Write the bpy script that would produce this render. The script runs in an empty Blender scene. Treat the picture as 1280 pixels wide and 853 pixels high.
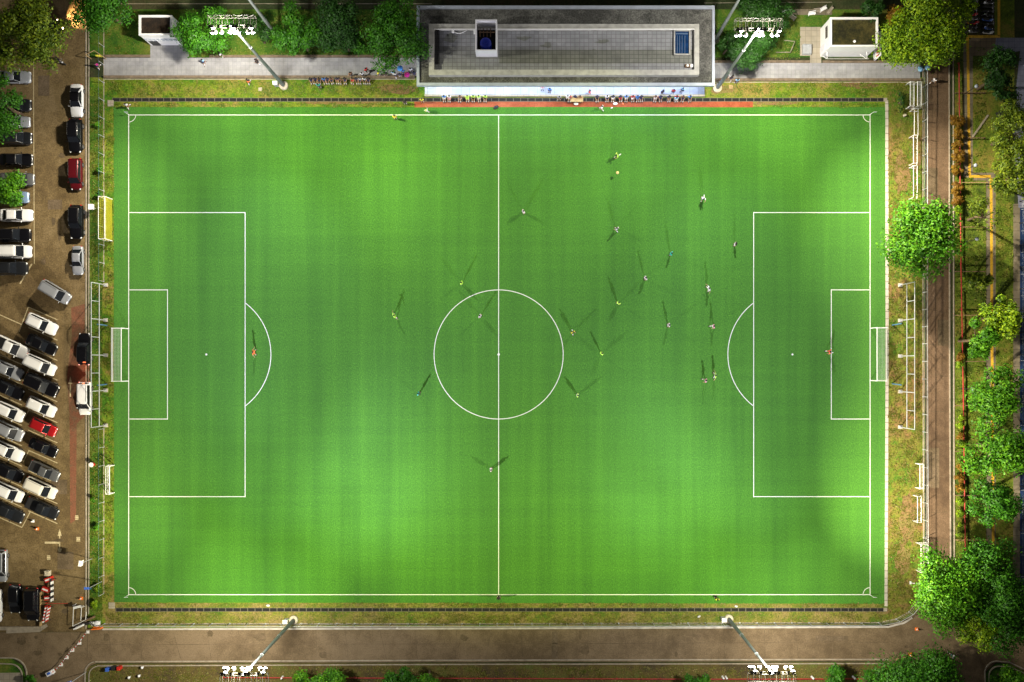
import bpy, bmesh, math, random
from mathutils import Vector, Matrix
R = math.radians
rnd = random.Random(7)
scene = bpy.context.scene

# ------------------------------------------------------------------ camera
S = 8.82            # pixels of the 1280 px photograph per metre of ground
H = 132.0           # camera height
NX, NY = 658.0, 455.0   # point straight below the camera
cam_d = bpy.data.cameras.new('camera'); cam = bpy.data.objects.new('camera', cam_d)
scene.collection.objects.link(cam); scene.camera = cam
cam.location = ((NX-640)/S, (426.5-NY)/S, H)
cam.rotation_euler = (0, 0, 0)
cam_d.sensor_width = 36; cam_d.lens = 36*H/(1280/S)
cam_d.shift_x = -(NX-640)/1280; cam_d.shift_y = (NY-426.5)/1280
cam_d.clip_start = 1; cam_d.clip_end = 2000

# ------------------------------------------------------------------ world, exposure
w = bpy.data.worlds.new('World'); scene.world = w; w.use_nodes = True
nt = w.node_tree; bg = nt.nodes['Background']
bg.inputs[0].default_value = (1.0, 0.96, 0.90, 1); bg.inputs[1].default_value = 0.09
scene.view_settings.view_transform = 'Standard'; scene.view_settings.look = 'None'
scene.view_settings.exposure = 0.0; scene.view_settings.gamma = 1.0

LAMP_H = 23.3
FLOOD = 1.0          # overall strength of the floodlights

def W(px, py, h=0.0):
    """ground/world xy whose image at height h is pixel (px,py)"""
    k = (H-h)/H
    return ((NX-640)/S + (px-NX)/S*k, (426.5-NY)/S - (py-NY)/S*k)

# ------------------------------------------------------------------ mesh helpers
class MB:
    def __init__(s): s.v=[]; s.f=[]; s.m=[]; s.sm=[]
    def add(s, vs, fs, m=0, smooth=False):
        o=len(s.v); s.v += [tuple(v) for v in vs]
        for f in fs: s.f.append([i+o for i in f]); s.m.append(m); s.sm.append(smooth)
        return s
    def box(s, x0,y0,z0,x1,y1,z1, m=0):
        if x0>x1: x0,x1=x1,x0
        if y0>y1: y0,y1=y1,y0
        if z0>z1: z0,z1=z1,z0
        vs=[(x0,y0,z0),(x1,y0,z0),(x1,y1,z0),(x0,y1,z0),(x0,y0,z1),(x1,y0,z1),(x1,y1,z1),(x0,y1,z1)]
        return s.add(vs,[(0,3,2,1),(4,5,6,7),(0,1,5,4),(1,2,6,5),(2,3,7,6),(3,0,4,7)],m)
    def obox(s, c, size, ang, m=0):
        ca,sa=math.cos(ang),math.sin(ang); hx,hy,hz=[q/2 for q in size]; vs=[]
        for z in (-hz,hz):
            for x,y in ((-hx,-hy),(hx,-hy),(hx,hy),(-hx,hy)):
                vs.append((c[0]+x*ca-y*sa, c[1]+x*sa+y*ca, c[2]+z))
        return s.add(vs,[(0,3,2,1),(4,5,6,7),(0,1,5,4),(1,2,6,5),(2,3,7,6),(3,0,4,7)],m)
    def tube(s, p0, p1, r0, r1=None, n=8, m=0, cap=True, smooth=True):
        r1=r0 if r1 is None else r1
        p0=Vector(p0);p1=Vector(p1);d=(p1-p0)
        if d.length<1e-6: return s
        d.normalize(); a=Vector((0,0,1)) if abs(d.z)<.9 else Vector((1,0,0))
        u=d.cross(a).normalized(); v=d.cross(u)
        vs=[]
        for p,r in ((p0,r0),(p1,r1)):
            for i in range(n):
                t=2*math.pi*i/n; vs.append(p+u*math.cos(t)*r+v*math.sin(t)*r)
        fs=[(i,(i+1)%n,n+(i+1)%n,n+i) for i in range(n)]
        s.add(vs,fs,m,smooth)
        if cap: s.add(vs[:n],[tuple(range(n))],m); s.add(vs[n:],[tuple(range(n))[::-1]],m)
        return s
    def sphere(s, c, r, n=10, k=6, m=0, sc=(1,1,1), zmin=-1.0):
        vs=[];fs=[]
        z0=math.asin(max(-1,zmin))
        for j in range(k+1):
            t=z0+(math.pi/2-z0)*j/k
            for i in range(n):
                a=2*math.pi*i/n
                vs.append((c[0]+r*sc[0]*math.cos(t)*math.cos(a),c[1]+r*sc[1]*math.cos(t)*math.sin(a),c[2]+r*sc[2]*math.sin(t)))
        for j in range(k):
            for i in range(n):
                fs.append((j*n+i,j*n+(i+1)%n,(j+1)*n+(i+1)%n,(j+1)*n+i))
        return s.add(vs,fs,m,True)
    def prism(s, pts, z0, z1, m=0):
        n=len(pts)
        area=sum(pts[i][0]*pts[(i+1)%n][1]-pts[(i+1)%n][0]*pts[i][1] for i in range(n))
        if area<0: pts=pts[::-1]
        vs=[(x,y,z0) for x,y in pts]+[(x,y,z1) for x,y in pts]
        fs=[tuple(range(n))[::-1],tuple(range(n,2*n))]+[(i,(i+1)%n,n+(i+1)%n,n+i) for i in range(n)]
        return s.add(vs,fs,m)
    def sheet(s, pts, z, m=0):
        n=len(pts)
        area=sum(pts[i][0]*pts[(i+1)%n][1]-pts[(i+1)%n][0]*pts[i][1] for i in range(n))
        if area<0: pts=pts[::-1]
        return s.add([(x,y,z) for x,y in pts],[tuple(range(n))],m)
    def ribbon(s, pts, wd, z0, z1=None, m=0):
        """flat band (or low wall when z1) following pts"""
        n=len(pts); L=[];Rr=[]
        for i in range(n):
            a=Vector(pts[max(0,i-1)]); b=Vector(pts[min(n-1,i+1)]); d=(b-a).normalized(); nn=Vector((-d.y,d.x))*wd/2
            p=Vector(pts[i]); L.append(p+nn); Rr.append(p-nn)
        if z1 is None:
            for i in range(n-1): s.add([(Rr[i].x,Rr[i].y,z0),(Rr[i+1].x,Rr[i+1].y,z0),(L[i+1].x,L[i+1].y,z0),(L[i].x,L[i].y,z0)],[(0,1,2,3)],m)
        else:
            vs=[]
            for i in range(n):
                vs+=[(Rr[i].x,Rr[i].y,z0),(L[i].x,L[i].y,z0),(L[i].x,L[i].y,z1),(Rr[i].x,Rr[i].y,z1)]
            fs=[]
            for i in range(n-1):
                a=4*i;b=4*i+4
                fs+=[(a+3,b+3,b+2,a+2),(a,b,b+3,a+3),(a+1,a+2,b+2,b+1),(a,a+1,b+1,b)]
            fs+=[(0,3,2,1),(4*n-4,4*n-3,4*n-2,4*n-1)]
            s.add(vs,fs,m)
        return s
    def mesh(s, name, mats):
        me=bpy.data.meshes.new(name); me.from_pydata(s.v,[],s.f)
        for q in (mats if isinstance(mats,(list,tuple)) else [mats]): me.materials.append(q)
        me.polygons.foreach_set('material_index',s.m); me.polygons.foreach_set('use_smooth',s.sm)
        me.update(); return me
    def build(s, name, mats, parent=None, loc=(0,0,0), rz=0):
        o=bpy.data.objects.new(name,s.mesh(name,mats)); scene.collection.objects.link(o)
        if parent: o.parent=parent
        o.location=loc; o.rotation_euler=(0,0,rz)
        return o

def tag(o,label,cat,group=None,kind=None):
    o['label']=label; o['category']=cat
    if group: o['group']=group
    if kind: o['kind']=kind
    return o
def struct(o): o['kind']='structure'; return o
def thing(name,label,cat,x,y,z=0,rz=0,group=None):
    o=bpy.data.objects.new(name,None); scene.collection.objects.link(o)
    o.empty_display_size=.3; o.location=(x,y,z); o.rotation_euler=(0,0,rz)
    return tag(o,label,cat,group)
CH={}
def note(parent,*obs): CH.setdefault(parent.name,[]).extend(obs); return parent
def kids(o): return [c for c in bpy.data.objects if c.parent==o]
def dup(root,kc,x,y,rz,label,cat=None,group=None,z=0):
    """copy a thing; kc is the nested child list [(obj,[(obj,[])..])..]"""
    r=root.copy(); scene.collection.objects.link(r); r.location=(x,y,z); r.rotation_euler=(0,0,rz)
    for k in ('group',):
        if k in r and not group: del r[k]
    r['label']=label
    if cat: r['category']=cat
    if group: r['group']=group
    def rec(lst,par):
        out=[]
        for ob,sub in lst:
            c=ob.copy(); scene.collection.objects.link(c); c.parent=par
            out.append((c,rec(sub,c)))
        return out
    return r, rec(kc,r)

# ------------------------------------------------------------------ materials
def srgb(r,g,b):
    f=lambda c:(c/255/12.92) if c/255<=.04045 else ((c/255+.055)/1.055)**2.4
    return (f(r),f(g),f(b),1)
def plain(name,col,rough=.6,metal=0,spec=.5,var=.0,scale=3,bump=0,coat=0):
    m=bpy.data.materials.new(name); m.use_nodes=True; n=m.node_tree.nodes; l=m.node_tree.links; b=n['Principled BSDF']
    b.inputs['Roughness'].default_value=rough; b.inputs['Metallic'].default_value=metal
    b.inputs['Specular IOR Level'].default_value=spec; b.inputs['Coat Weight'].default_value=coat
    c=(col[0],col[1],col[2],1)
    if var>0:
        g=n.new('ShaderNodeNewGeometry'); t=n.new('ShaderNodeTexNoise'); t.inputs['Scale'].default_value=scale; t.inputs['Detail'].default_value=5
        l.new(g.outputs['Position'],t.inputs['Vector'])
        r=n.new('ShaderNodeMapRange'); r.inputs['From Min'].default_value=.3; r.inputs['From Max'].default_value=.7
        r.inputs['To Min'].default_value=1-var; r.inputs['To Max'].default_value=1+var; l.new(t.outputs['Fac'],r.inputs['Value'])
        mx=n.new('ShaderNodeVectorMath'); mx.operation='SCALE'; mx.inputs[0].default_value=c[:3]; l.new(r.outputs[0],mx.inputs['Scale'])
        l.new(mx.outputs[0],b.inputs['Base Color'])
        if bump:
            bp=n.new('ShaderNodeBump'); bp.inputs['Strength'].default_value=bump; bp.inputs['Distance'].default_value=.05
            l.new(t.outputs['Fac'],bp.inputs['Height']); l.new(bp.outputs[0],b.inputs['Normal'])
    else: b.inputs['Base Color'].default_value=c
    return m
def emit(name,col,st):
    m=bpy.data.materials.new(name); m.use_nodes=True; b=m.node_tree.nodes['Principled BSDF']
    b.inputs['Base Color'].default_value=(.8,.8,.8,1)
    b.inputs['Emission Color'].default_value=(*col,1); b.inputs['Emission Strength'].default_value=st
    m.cycles.emission_sampling='NONE'; return m

def ground_mat(name, cols, big=.12, small=2.5, fine=14, rough=.9, bump=.3, seed=0, stretch=(1,1,1), spec=.3, grain=.25):
    """cols = 3 colours mixed by a large noise, plus grain"""
    m=bpy.data.materials.new(name); m.use_nodes=True; n=m.node_tree.nodes; l=m.node_tree.links; b=n['Principled BSDF']
    b.inputs['Roughness'].default_value=rough; b.inputs['Specular IOR Level'].default_value=spec
    g=n.new('ShaderNodeNewGeometry'); mp=n.new('ShaderNodeMapping'); l.new(g.outputs['Position'],mp.inputs['Vector'])
    mp.inputs['Location'].default_value=(seed*13.1,seed*7.7,0); mp.inputs['Scale'].default_value=stretch
    def noise(sc,det=4,ro=.6):
        t=n.new('ShaderNodeTexNoise'); t.inputs['Scale'].default_value=sc; t.inputs['Detail'].default_value=det; t.inputs['Roughness'].default_value=ro
        l.new(mp.outputs[0],t.inputs['Vector']); return t.outputs['Fac']
    a=noise(big,5,.65); s2=noise(small,4,.7); f=noise(fine,3,.7)
    mix=n.new('ShaderNodeMath'); mix.operation='MULTIPLY_ADD'; l.new(s2,mix.inputs[0]); mix.inputs[1].default_value=.6
    ad=n.new('ShaderNodeMath'); ad.operation='MULTIPLY'; l.new(a,ad.inputs[0]); ad.inputs[1].default_value=.9; l.new(ad.outputs[0],mix.inputs[2])
    cr=n.new('ShaderNodeValToRGB'); l.new(mix.outputs[0],cr.inputs['Fac'])
    e=cr.color_ramp.elements; e[0].position=.62; e[0].color=(*cols[0][:3],1); e[1].position=.88; e[1].color=(*cols[2][:3],1)
    q=cr.color_ramp.elements.new(.75); q.color=(*cols[1][:3],1)
    r=n.new('ShaderNodeMapRange'); r.inputs['From Min'].default_value=.3; r.inputs['From Max'].default_value=.7
    r.inputs['To Min'].default_value=1-grain; r.inputs['To Max'].default_value=1+grain; l.new(f,r.inputs['Value'])
    mx=n.new('ShaderNodeVectorMath'); mx.operation='SCALE'; l.new(cr.outputs[0],mx.inputs[0]); l.new(r.outputs[0],mx.inputs['Scale'])
    l.new(mx.outputs[0],b.inputs['Base Color'])
    bp=n.new('ShaderNodeBump'); bp.inputs['Strength'].default_value=bump; bp.inputs['Distance'].default_value=.04
    l.new(f,bp.inputs['Height']); l.new(bp.outputs[0],b.inputs['Normal'])
    return m
def tiled_mat(name,c1,c2,mortar,bw,bh,rough=.7,msize=.03,scale=1.0,var=.25):
    m=bpy.data.materials.new(name); m.use_nodes=True; n=m.node_tree.nodes; l=m.node_tree.links; b=n['Principled BSDF']
    b.inputs['Roughness'].default_value=rough
    g=n.new('ShaderNodeNewGeometry'); t=n.new('ShaderNodeTexBrick'); l.new(g.outputs['Position'],t.inputs['Vector'])
    t.inputs['Color1'].default_value=(*c1[:3],1);t.inputs['Color2'].default_value=(*c2[:3],1);t.inputs['Mortar'].default_value=(*mortar[:3],1)
    t.inputs['Scale'].default_value=scale; t.inputs['Mortar Size'].default_value=msize; t.inputs['Brick Width'].default_value=bw; t.inputs['Row Height'].default_value=bh
    t.offset=0.0
    no=n.new('ShaderNodeTexNoise'); no.inputs['Scale'].default_value=.6; no.inputs['Detail'].default_value=8; no.inputs['Roughness'].default_value=.7; l.new(g.outputs['Position'],no.inputs['Vector'])
    r=n.new('ShaderNodeMapRange'); r.inputs['From Min'].default_value=.3; r.inputs['From Max'].default_value=.7
    r.inputs['To Min'].default_value=1-var; r.inputs['To Max'].default_value=1+var; l.new(no.outputs['Fac'],r.inputs['Value'])
    mx=n.new('ShaderNodeVectorMath'); mx.operation='SCALE'; l.new(t.outputs[0],mx.inputs[0]); l.new(r.outputs[0],mx.inputs['Scale'])
    l.new(mx.outputs[0],b.inputs['Base Color'])
    return m

def turf_mat():
    m=bpy.data.materials.new('artificial_turf'); m.use_nodes=True; n=m.node_tree.nodes; l=m.node_tree.links; b=n['Principled BSDF']
    g=n.new('ShaderNodeNewGeometry')
    def noise(sc,vec,det=3,ro=.6):
        t=n.new('ShaderNodeTexNoise'); t.inputs['Scale'].default_value=1; t.inputs['Detail'].default_value=det; t.inputs['Roughness'].default_value=ro
        mp=n.new('ShaderNodeMapping'); mp.inputs['Scale'].default_value=vec; l.new(g.outputs['Position'],mp.inputs['Vector']); l.new(mp.outputs[0],t.inputs['Vector'])
        return t.outputs['Fac']
    rolls=noise(1,(.45,.012,1),3,.7)      # seams and brushing along the rolls
    rolls2=noise(1,(.02,.6,1),2,.6)
    big=noise(1,(.05,.05,1),3,.5)
    fine=noise(1,(6.5,6.5,1),3,.85)
    fil=noise(1,(14,3,1),2,.8)
    def ms(a,k,add):
        q=n.new('ShaderNodeMath'); q.operation='MULTIPLY_ADD'; l.new(a,q.inputs[0]); q.inputs[1].default_value=k
        if isinstance(add,(int,float)): q.inputs[2].default_value=add
        else: l.new(add,q.inputs[2])
        return q.outputs[0]
    v=ms(rolls,.52,-.26); v=ms(rolls2,.16,v); v=ms(big,.25,v); v=ms(fine,1.5,v); v=ms(fil,1.0,v); v=ms(v,1.0,.5-.08-.125-.75-.50)
    cr=n.new('ShaderNodeValToRGB'); l.new(v,cr.inputs['Fac'])
    e=cr.color_ramp.elements; e[0].position=.1; e[0].color=(.006,.058,.001,1); e[1].position=.9; e[1].color=(.070,.245,.012,1)
    q=cr.color_ramp.elements.new(.5); q.color=(.029,.138,.003,1)
    l.new(cr.outputs[0],b.inputs['Base Color'])
    b.inputs['Roughness'].default_value=.85; b.inputs['Specular IOR Level'].default_value=.3
    b.inputs['Sheen Weight'].default_value=.16; b.inputs['Sheen Roughness'].default_value=.7; b.inputs['Sheen Tint'].default_value=(.7,1,.6,1)
    bp=n.new('ShaderNodeBump'); bp.inputs['Strength'].default_value=.5; bp.inputs['Distance'].default_value=.03
    l.new(fine,bp.inputs['Height']); l.new(bp.outputs[0],b.inputs['Normal'])
    return m

M={}
M['turf']=turf_mat()
M['verge']=ground_mat('verge_grass',[(.04,.13,.004),(.13,.19,.010),(.21,.16,.04)],big=.12,small=.7,fine=5,seed=1,grain=.45)
M['verge_dry']=ground_mat('dry_verge_grass',[(.06,.13,.008),(.14,.155,.018),(.20,.12,.045)],big=.15,small=.8,fine=5,seed=2,grain=.45)
M['verge_green']=ground_mat('green_verge_grass',[(.018,.07,.004),(.05,.12,.007),(.12,.14,.02)],big=.15,small=.8,fine=5,seed=3,grain=.45)
M['ground']=ground_mat('night_ground',[(.018,.030,.008),(.03,.04,.012),(.05,.045,.02)],big=.06,small=.6,fine=4,seed=4,grain=.4)
M['asphalt']=ground_mat('worn_asphalt',[(.10,.070,.038),(.145,.104,.059),(.185,.135,.08)],big=.07,small=.5,fine=6,seed=5,grain=.28,rough=.85)
M['lot']=ground_mat('car_park_surface',[(.10,.068,.030),(.145,.102,.045),(.19,.137,.066)],big=.07,small=.8,fine=5,seed=6,grain=.38,rough=.85)
M['red_lane_glow']=ground_mat('worn_red_surface_and_glow',[(.13,.07,.038),(.19,.075,.042),(.15,.088,.05)],big=.1,small=.9,fine=5,seed=7,grain=.3)
M['side_road']=ground_mat('side_road_asphalt',[(.085,.053,.031),(.125,.08,.047),(.16,.104,.064)],big=.06,small=.6,fine=6,seed=8,grain=.28)
M['track']=ground_mat('red_running_surface',[(.20,.045,.020),(.27,.062,.027),(.32,.09,.042)],big=.15,small=.9,fine=5,seed=9,grain=.2)
M['bare']=ground_mat('bare_earth',[(.13,.085,.035),(.19,.12,.05),(.16,.14,.04)],big=.2,small=1,fine=5,seed=10,grain=.35)
M['path']=tiled_mat('path_pavers',(.28,.28,.30),(.32,.32,.335),(.25,.25,.26),.6,.6,var=.25,msize=.03)
M['apron']=tiled_mat('apron_tiles',(.50,.54,.64),(.56,.60,.68),(.36,.38,.46),1.2,1.2,var=.12,rough=.35)
M['pad']=tiled_mat('beige_paving',(.30,.27,.21),(.34,.30,.23),(.22,.19,.14),.8,.8,var=.15)
M['kerb']=plain('kerb_concrete',(.30,.26,.20),.85,var=.25,scale=2)
M['kerb_pale']=tiled_mat('pale_kerb_blocks',(.46,.42,.36),(.41,.38,.33),(.24,.21,.17),1.05,1.05,var=.12,msize=.07)
M['kerb_white']=plain('whitewashed_kerb',(.42,.39,.35),.85,var=.25,scale=1.2)
M['kerb_brown']=plain('brown_kerb',(.16,.12,.08),.9,var=.3,scale=2)
M['line']=plain('white_line_paint',(.70,.70,.68),.6,var=.08,scale=5)
M['roadpaint']=plain('faded_road_paint',(.50,.42,.25),.7,var=.3,scale=4)
M['yellow']=plain('yellow_tactile_paving',(.55,.32,.02),.7,var=.25,scale=4)
M['footpath']=tiled_mat('footpath_slabs',(.14,.12,.08),(.19,.16,.11),(.06,.05,.03),1.2,1.2,var=.3)
M['court']=ground_mat('blue_court',[(.006,.018,.06),(.009,.028,.09),(.012,.035,.12)],big=.1,small=1,fine=6,seed=11,grain=.15,rough=.6)
M['plaza']=tiled_mat('blue_grey_plaza',(.15,.16,.23),(.18,.19,.26),(.10,.11,.17),.8,.8,var=.25)
M['plazab']=tiled_mat('brown_paving',(.13,.10,.06),(.16,.12,.07),(.08,.06,.04),.8,.8,var=.25)
M['black']=plain('black_void',(.006,.006,.006),.9)
M['slat']=plain('pale_drain_bar',(.11,.10,.075),.7)
M['steel']=plain('galvanised_steel',(.48,.50,.52),.45,.4,var=.1,scale=3)
M['rack']=plain('rack_steel',(.035,.032,.024),.6,.2); M['poleg']=plain('mast_steel',(.17,.19,.20),.6,.2,var=.1)
M['white']=plain('white_paint',(.78,.78,.78),.5,var=.04,scale=2)
M['offwhite']=plain('offwhite_render',(.62,.62,.66),.8,var=.08,scale=1)
M['bluegrey']=plain('blue_grey_coping',(.34,.38,.46),.6,var=.12,scale=1.2)
M['cream']=plain('cream_parapet',(.36,.355,.33),.8,var=.2,scale=1.5)
M['gravel']=ground_mat('roof_gravel',[(.055,.055,.052),(.09,.09,.084),(.14,.14,.13)],big=.15,small=1.2,fine=5,seed=12,grain=.6,bump=.8)
M['rooftile']=tiled_mat('roof_slab_tiles',(.20,.205,.22),(.245,.25,.265),(.13,.13,.14),.62,.55,var=.2,msize=.035)
M['roofstain_and_shade']=tiled_mat('stained_and_shaded_roof_tiles',(.14,.145,.13),(.17,.175,.155),(.07,.07,.065),.62,.55,var=.25,msize=.035)  # darker tiles for the water stains and the painted shade band
M['darkroof']=ground_mat('dark_flat_roof',[(.008,.006,.004),(.014,.009,.005),(.03,.018,.01)],big=.3,small=1.5,fine=6,seed=13,grain=.3)
M['mossroof']=ground_mat('mossy_flat_roof',[(.012,.012,.003),(.03,.028,.006),(.06,.05,.012)],big=.3,small=1.5,fine=6,seed=14,grain=.3)
M['glass']=plain('dark_glass',(.008,.010,.014),.08,spec=.6)
M['blueglass']=plain('blue_pool_liner',(.006,.03,.10),.15,var=.3,scale=2)
M['bluetank']=plain('blue_tank_plastic',(.008,.03,.45),.35)
M['bluesign']=plain('blue_sign_face',(.04,.12,.5),.5)
M['red']=plain('red_paint',(.48,.02,.012),.5,var=.15,scale=4)
M['redrail']=plain('red_rail_paint',(.32,.022,.018),.6,var=.25,scale=3)
M['orange']=plain('orange_plastic',(.75,.17,.02),.5)
M['net']=plain('net_cord',(.50,.52,.50),.8)
M['netyellow']=plain('yellow_net_cord',(.38,.36,.01),.8)
M['bluepole']=plain('blue_net_pole',(.05,.13,.22),.5)
M['conc']=plain('concrete',(.45,.40,.31),.9,var=.2,scale=3)
M['tyre']=plain('tyre_rubber',(.012,.012,.012),.85)
M['rim']=plain('alloy_rim',(.35,.35,.36),.35,.8)
M['headlight']=plain('headlight_lens',(.75,.78,.8),.12)
M['taillight']=plain('tail_light_lens',(.5,.01,.01),.2)
M['tailglow']=emit('glowing_tail_light',(1,.03,.02),1.2)
M['headglow']=emit('glowing_headlight',(1,.75,.45),14)
M['lens']=emit('floodlight_glow',(.90,.94,1.0),30)
M['leddead']=plain('unlit_lens',(.3,.3,.32),.2)
M['darkmetal']=plain('dark_metal',(.03,.03,.032),.5,.3)
M['wood']=plain('weathered_wood',(.32,.22,.10),.8,var=.25,scale=4)
M['brown']=plain('rusty_brown',(.15,.09,.05),.8,var=.3,scale=4)
M['globe']=plain('lamp_globe',(.30,.34,.42),.3)
M['bark']=plain('bark',(.09,.06,.035),.9,var=.3,scale=6,bump=.5)
def leaf_mat(name,dark,mid,light):
    m=bpy.data.materials.new(name); m.use_nodes=True; n=m.node_tree.nodes; l=m.node_tree.links; b=n['Principled BSDF']
    g=n.new('ShaderNodeNewGeometry'); t=n.new('ShaderNodeTexNoise'); t.inputs['Scale'].default_value=1.1; t.inputs['Detail'].default_value=4
    l.new(g.outputs['Position'],t.inputs['Vector'])
    a=n.new('ShaderNodeMath'); a.operation='MULTIPLY_ADD'; l.new(g.outputs['Random Per Island'],a.inputs[0]); a.inputs[1].default_value=.55
    s=n.new('ShaderNodeMath'); s.operation='MULTIPLY_ADD'; l.new(t.outputs['Fac'],s.inputs[0]); s.inputs[1].default_value=1.1; s.inputs[2].default_value=-.33; l.new(s.outputs[0],a.inputs[2])
    cr=n.new('ShaderNodeValToRGB'); l.new(a.outputs[0],cr.inputs['Fac']); e=cr.color_ramp.elements
    e[0].position=.1; e[0].color=(*dark,1); e[1].position=.9; e[1].color=(*light,1); q=cr.color_ramp.elements.new(.5); q.color=(*mid,1)
    l.new(cr.outputs[0],b.inputs['Base Color']); b.inputs['Roughness'].default_value=.55; b.inputs['Specular IOR Level'].default_value=.3
    tr=n.new('ShaderNodeBsdfTranslucent'); l.new(cr.outputs[0],tr.inputs['Color'])
    mx=n.new('ShaderNodeMixShader'); mx.inputs[0].default_value=.3; l.new(b.outputs[0],mx.inputs[1]); l.new(tr.outputs[0],mx.inputs[2])
    l.new(mx.outputs[0],n['Material Output'].inputs['Surface']); return m
LM={'bright':leaf_mat('bright_leaves',(.02,.08,.003),(.06,.22,.006),(.16,.38,.010)),
    'green':leaf_mat('green_leaves',(.008,.045,.002),(.03,.14,.004),(.08,.26,.012)),
    'dark':leaf_mat('dark_leaves',(.006,.03,.003),(.015,.06,.006),(.03,.11,.010)),
    'yellow':leaf_mat('yellow_green_leaves',(.03,.08,.003),(.15,.28,.006),(.38,.52,.012)),
    'olive':leaf_mat('olive_leaves',(.02,.055,.003),(.10,.16,.007),(.25,.32,.014)),
    'orange':leaf_mat('orange_hedge_leaves',(.10,.05,.006),(.22,.11,.008),(.30,.20,.012))}

def crown_mesh(r, hgt, n, seed, leaf=.34, sparse=0.0, lobes=None, sx=1, sy=1):
    """leaf quads round many small leaf clumps; local origin = crown centre"""
    q=random.Random(seed); V=[];F=[]
    nl=lobes or max(9,int(r*r*1.7)); L=[]
    for i in range(nl):
        while True:
            x,y=q.uniform(-1,1),q.uniform(-1,1)
            if x*x+y*y<1: break
        d=math.sqrt(x*x+y*y); lr=r*q.uniform(.20,.38)*(1 if r>2 else 1.3)
        wob=1+.12*math.sin(3*math.atan2(y,x)+seed)+.08*math.sin(5*math.atan2(y,x)+2*seed)
        jt=q.uniform(.82,1.16); x*=(r-lr*.6)*wob*sx*jt; y*=(r-lr*.6)*wob*sy*jt
        z=hgt*.5*math.sqrt(max(0,1-d*d))*q.uniform(.35,1.0)-hgt*.12
        L.append((x,y,z,lr))
    tot=sum(a[3]**2 for a in L)
    for x,y,z,lr in L:
        k=int(n*lr*lr/tot*q.uniform(1-sparse,1))
        for _ in range(k):
            # twig tuft direction, biased up
            a=q.uniform(0,2*math.pi); cz=q.uniform(-.35,1); sz=math.sqrt(max(0,1-cz*cz))
            rr=lr*(q.uniform(.45,1.12) if q.random()<.88 else q.uniform(1.1,1.45))
            c=Vector((x+rr*sz*math.cos(a),y+rr*sz*math.sin(a),z+rr*cz*.75))
            nn=Vector((sz*math.cos(a)+q.uniform(-.7,.7),sz*math.sin(a)+q.uniform(-.7,.7),cz+q.uniform(-.2,.9))).normalized()
            u=nn.cross(Vector((q.uniform(-1,1),q.uniform(-1,1),q.uniform(-1,1)))).normalized(); v=nn.cross(u)
            s=leaf*q.uniform(.55,1.25); o=len(V)
            V += [c+u*s*.5, c+v*s*.3+u*s*.05, c-u*s*.5, c-v*s*.3+u*s*.05]; F.append((o,o+1,o+2,o+3))
    return V,F,L

TREES={}
def tree(px,py,rpx,kind,label,hc=5.5,hgt=None,n=None,seed=None,leaf=.33,name='broadleaf_tree',sparse=0,sx=1,sy=1,group=None,cat='tree'):
    """px,py = crown centre in the photograph, rpx its radius there"""
    x,y=W(px,py,hc); r=rpx/S*(H-hc)/H; hgt=hgt or r*1.1; seed=seed if seed is not None else int(px*7+py)
    n=n or int(520*r*r*(.36/leaf)**2)
    t=thing(name,label,cat,x,y,0,0,group)
    V,F,L=crown_mesh(r,hgt,min(n,24000),seed,leaf,sparse,sx=sx,sy=sy)
    mb=MB(); mb.add([v+Vector((0,0,hc)) for v in V],F)
    mb.build('crown',LM[kind],t)
    tk=MB(); q=random.Random(seed)
    th=max(.6,hc-hgt*.35); tr=.05+r*.045
    pts=[Vector((0,0,-.05)),Vector((q.uniform(-.15,.15),q.uniform(-.15,.15),th*.5)),Vector((q.uniform(-.3,.3),q.uniform(-.3,.3),th))]
    tk.tube(pts[0],pts[1],tr*1.25,tr,8); tk.tube(pts[1],pts[2],tr,tr*.8,8)
    for x2,y2,z2,lr in L[:14]:
        mid=pts[2].lerp(Vector((x2,y2,z2+hc)),.5)+Vector((0,0,-.1*r))
        tk.tube(pts[2],mid,tr*.5,tr*.3,6); tk.tube(mid,Vector((x2,y2,z2+hc)),tr*.3,tr*.08,5)
    tk.build('trunk',M['bark'],t)
    return t

# ------------------------------------------------------------------ ground and setting
def P2(*a): return [W(a[i],a[i+1]) for i in range(0,len(a),2)]
def rect(px0,py0,px1,py1): return P2(px0,py0,px1,py0,px1,py1,px0,py1)
def sheet(name,pts,z,mat):
    m=MB(); m.sheet(pts,z); return struct(m.build(name,mat))
g=MB(); g.sheet([(-400,-400),(400,-400),(400,400),(-400,400)],0); struct(g.build('ground',M['ground']))
Z1=.006;Z2=.012;Z3=.018;Z4=.024;Z5=.030
sheet('grass_verge',rect(110,97,1156,786),Z1,M['verge'])
sheet('left_grass_verge',rect(110,120,128,780),Z2,M['verge_green'])
sheet('bottom_grass_verge',P2(132,754,1108,754,1112,784,132,784),Z2+.003,ground_mat('dry_bottom_verge',[(.07,.12,.010),(.15,.155,.022),(.21,.16,.055)],big=.2,small=.9,fine=5,seed=51,grain=.5))
sheet('right_grass_verge',rect(1108,98,1156,786),Z2,M['verge_dry'])
sheet('top_lawn',rect(110,12,1156,72),Z2,M['verge_green'])
sheet('top_service_path',rect(600+370,12,1040,19),Z3,M['footpath'])
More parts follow.
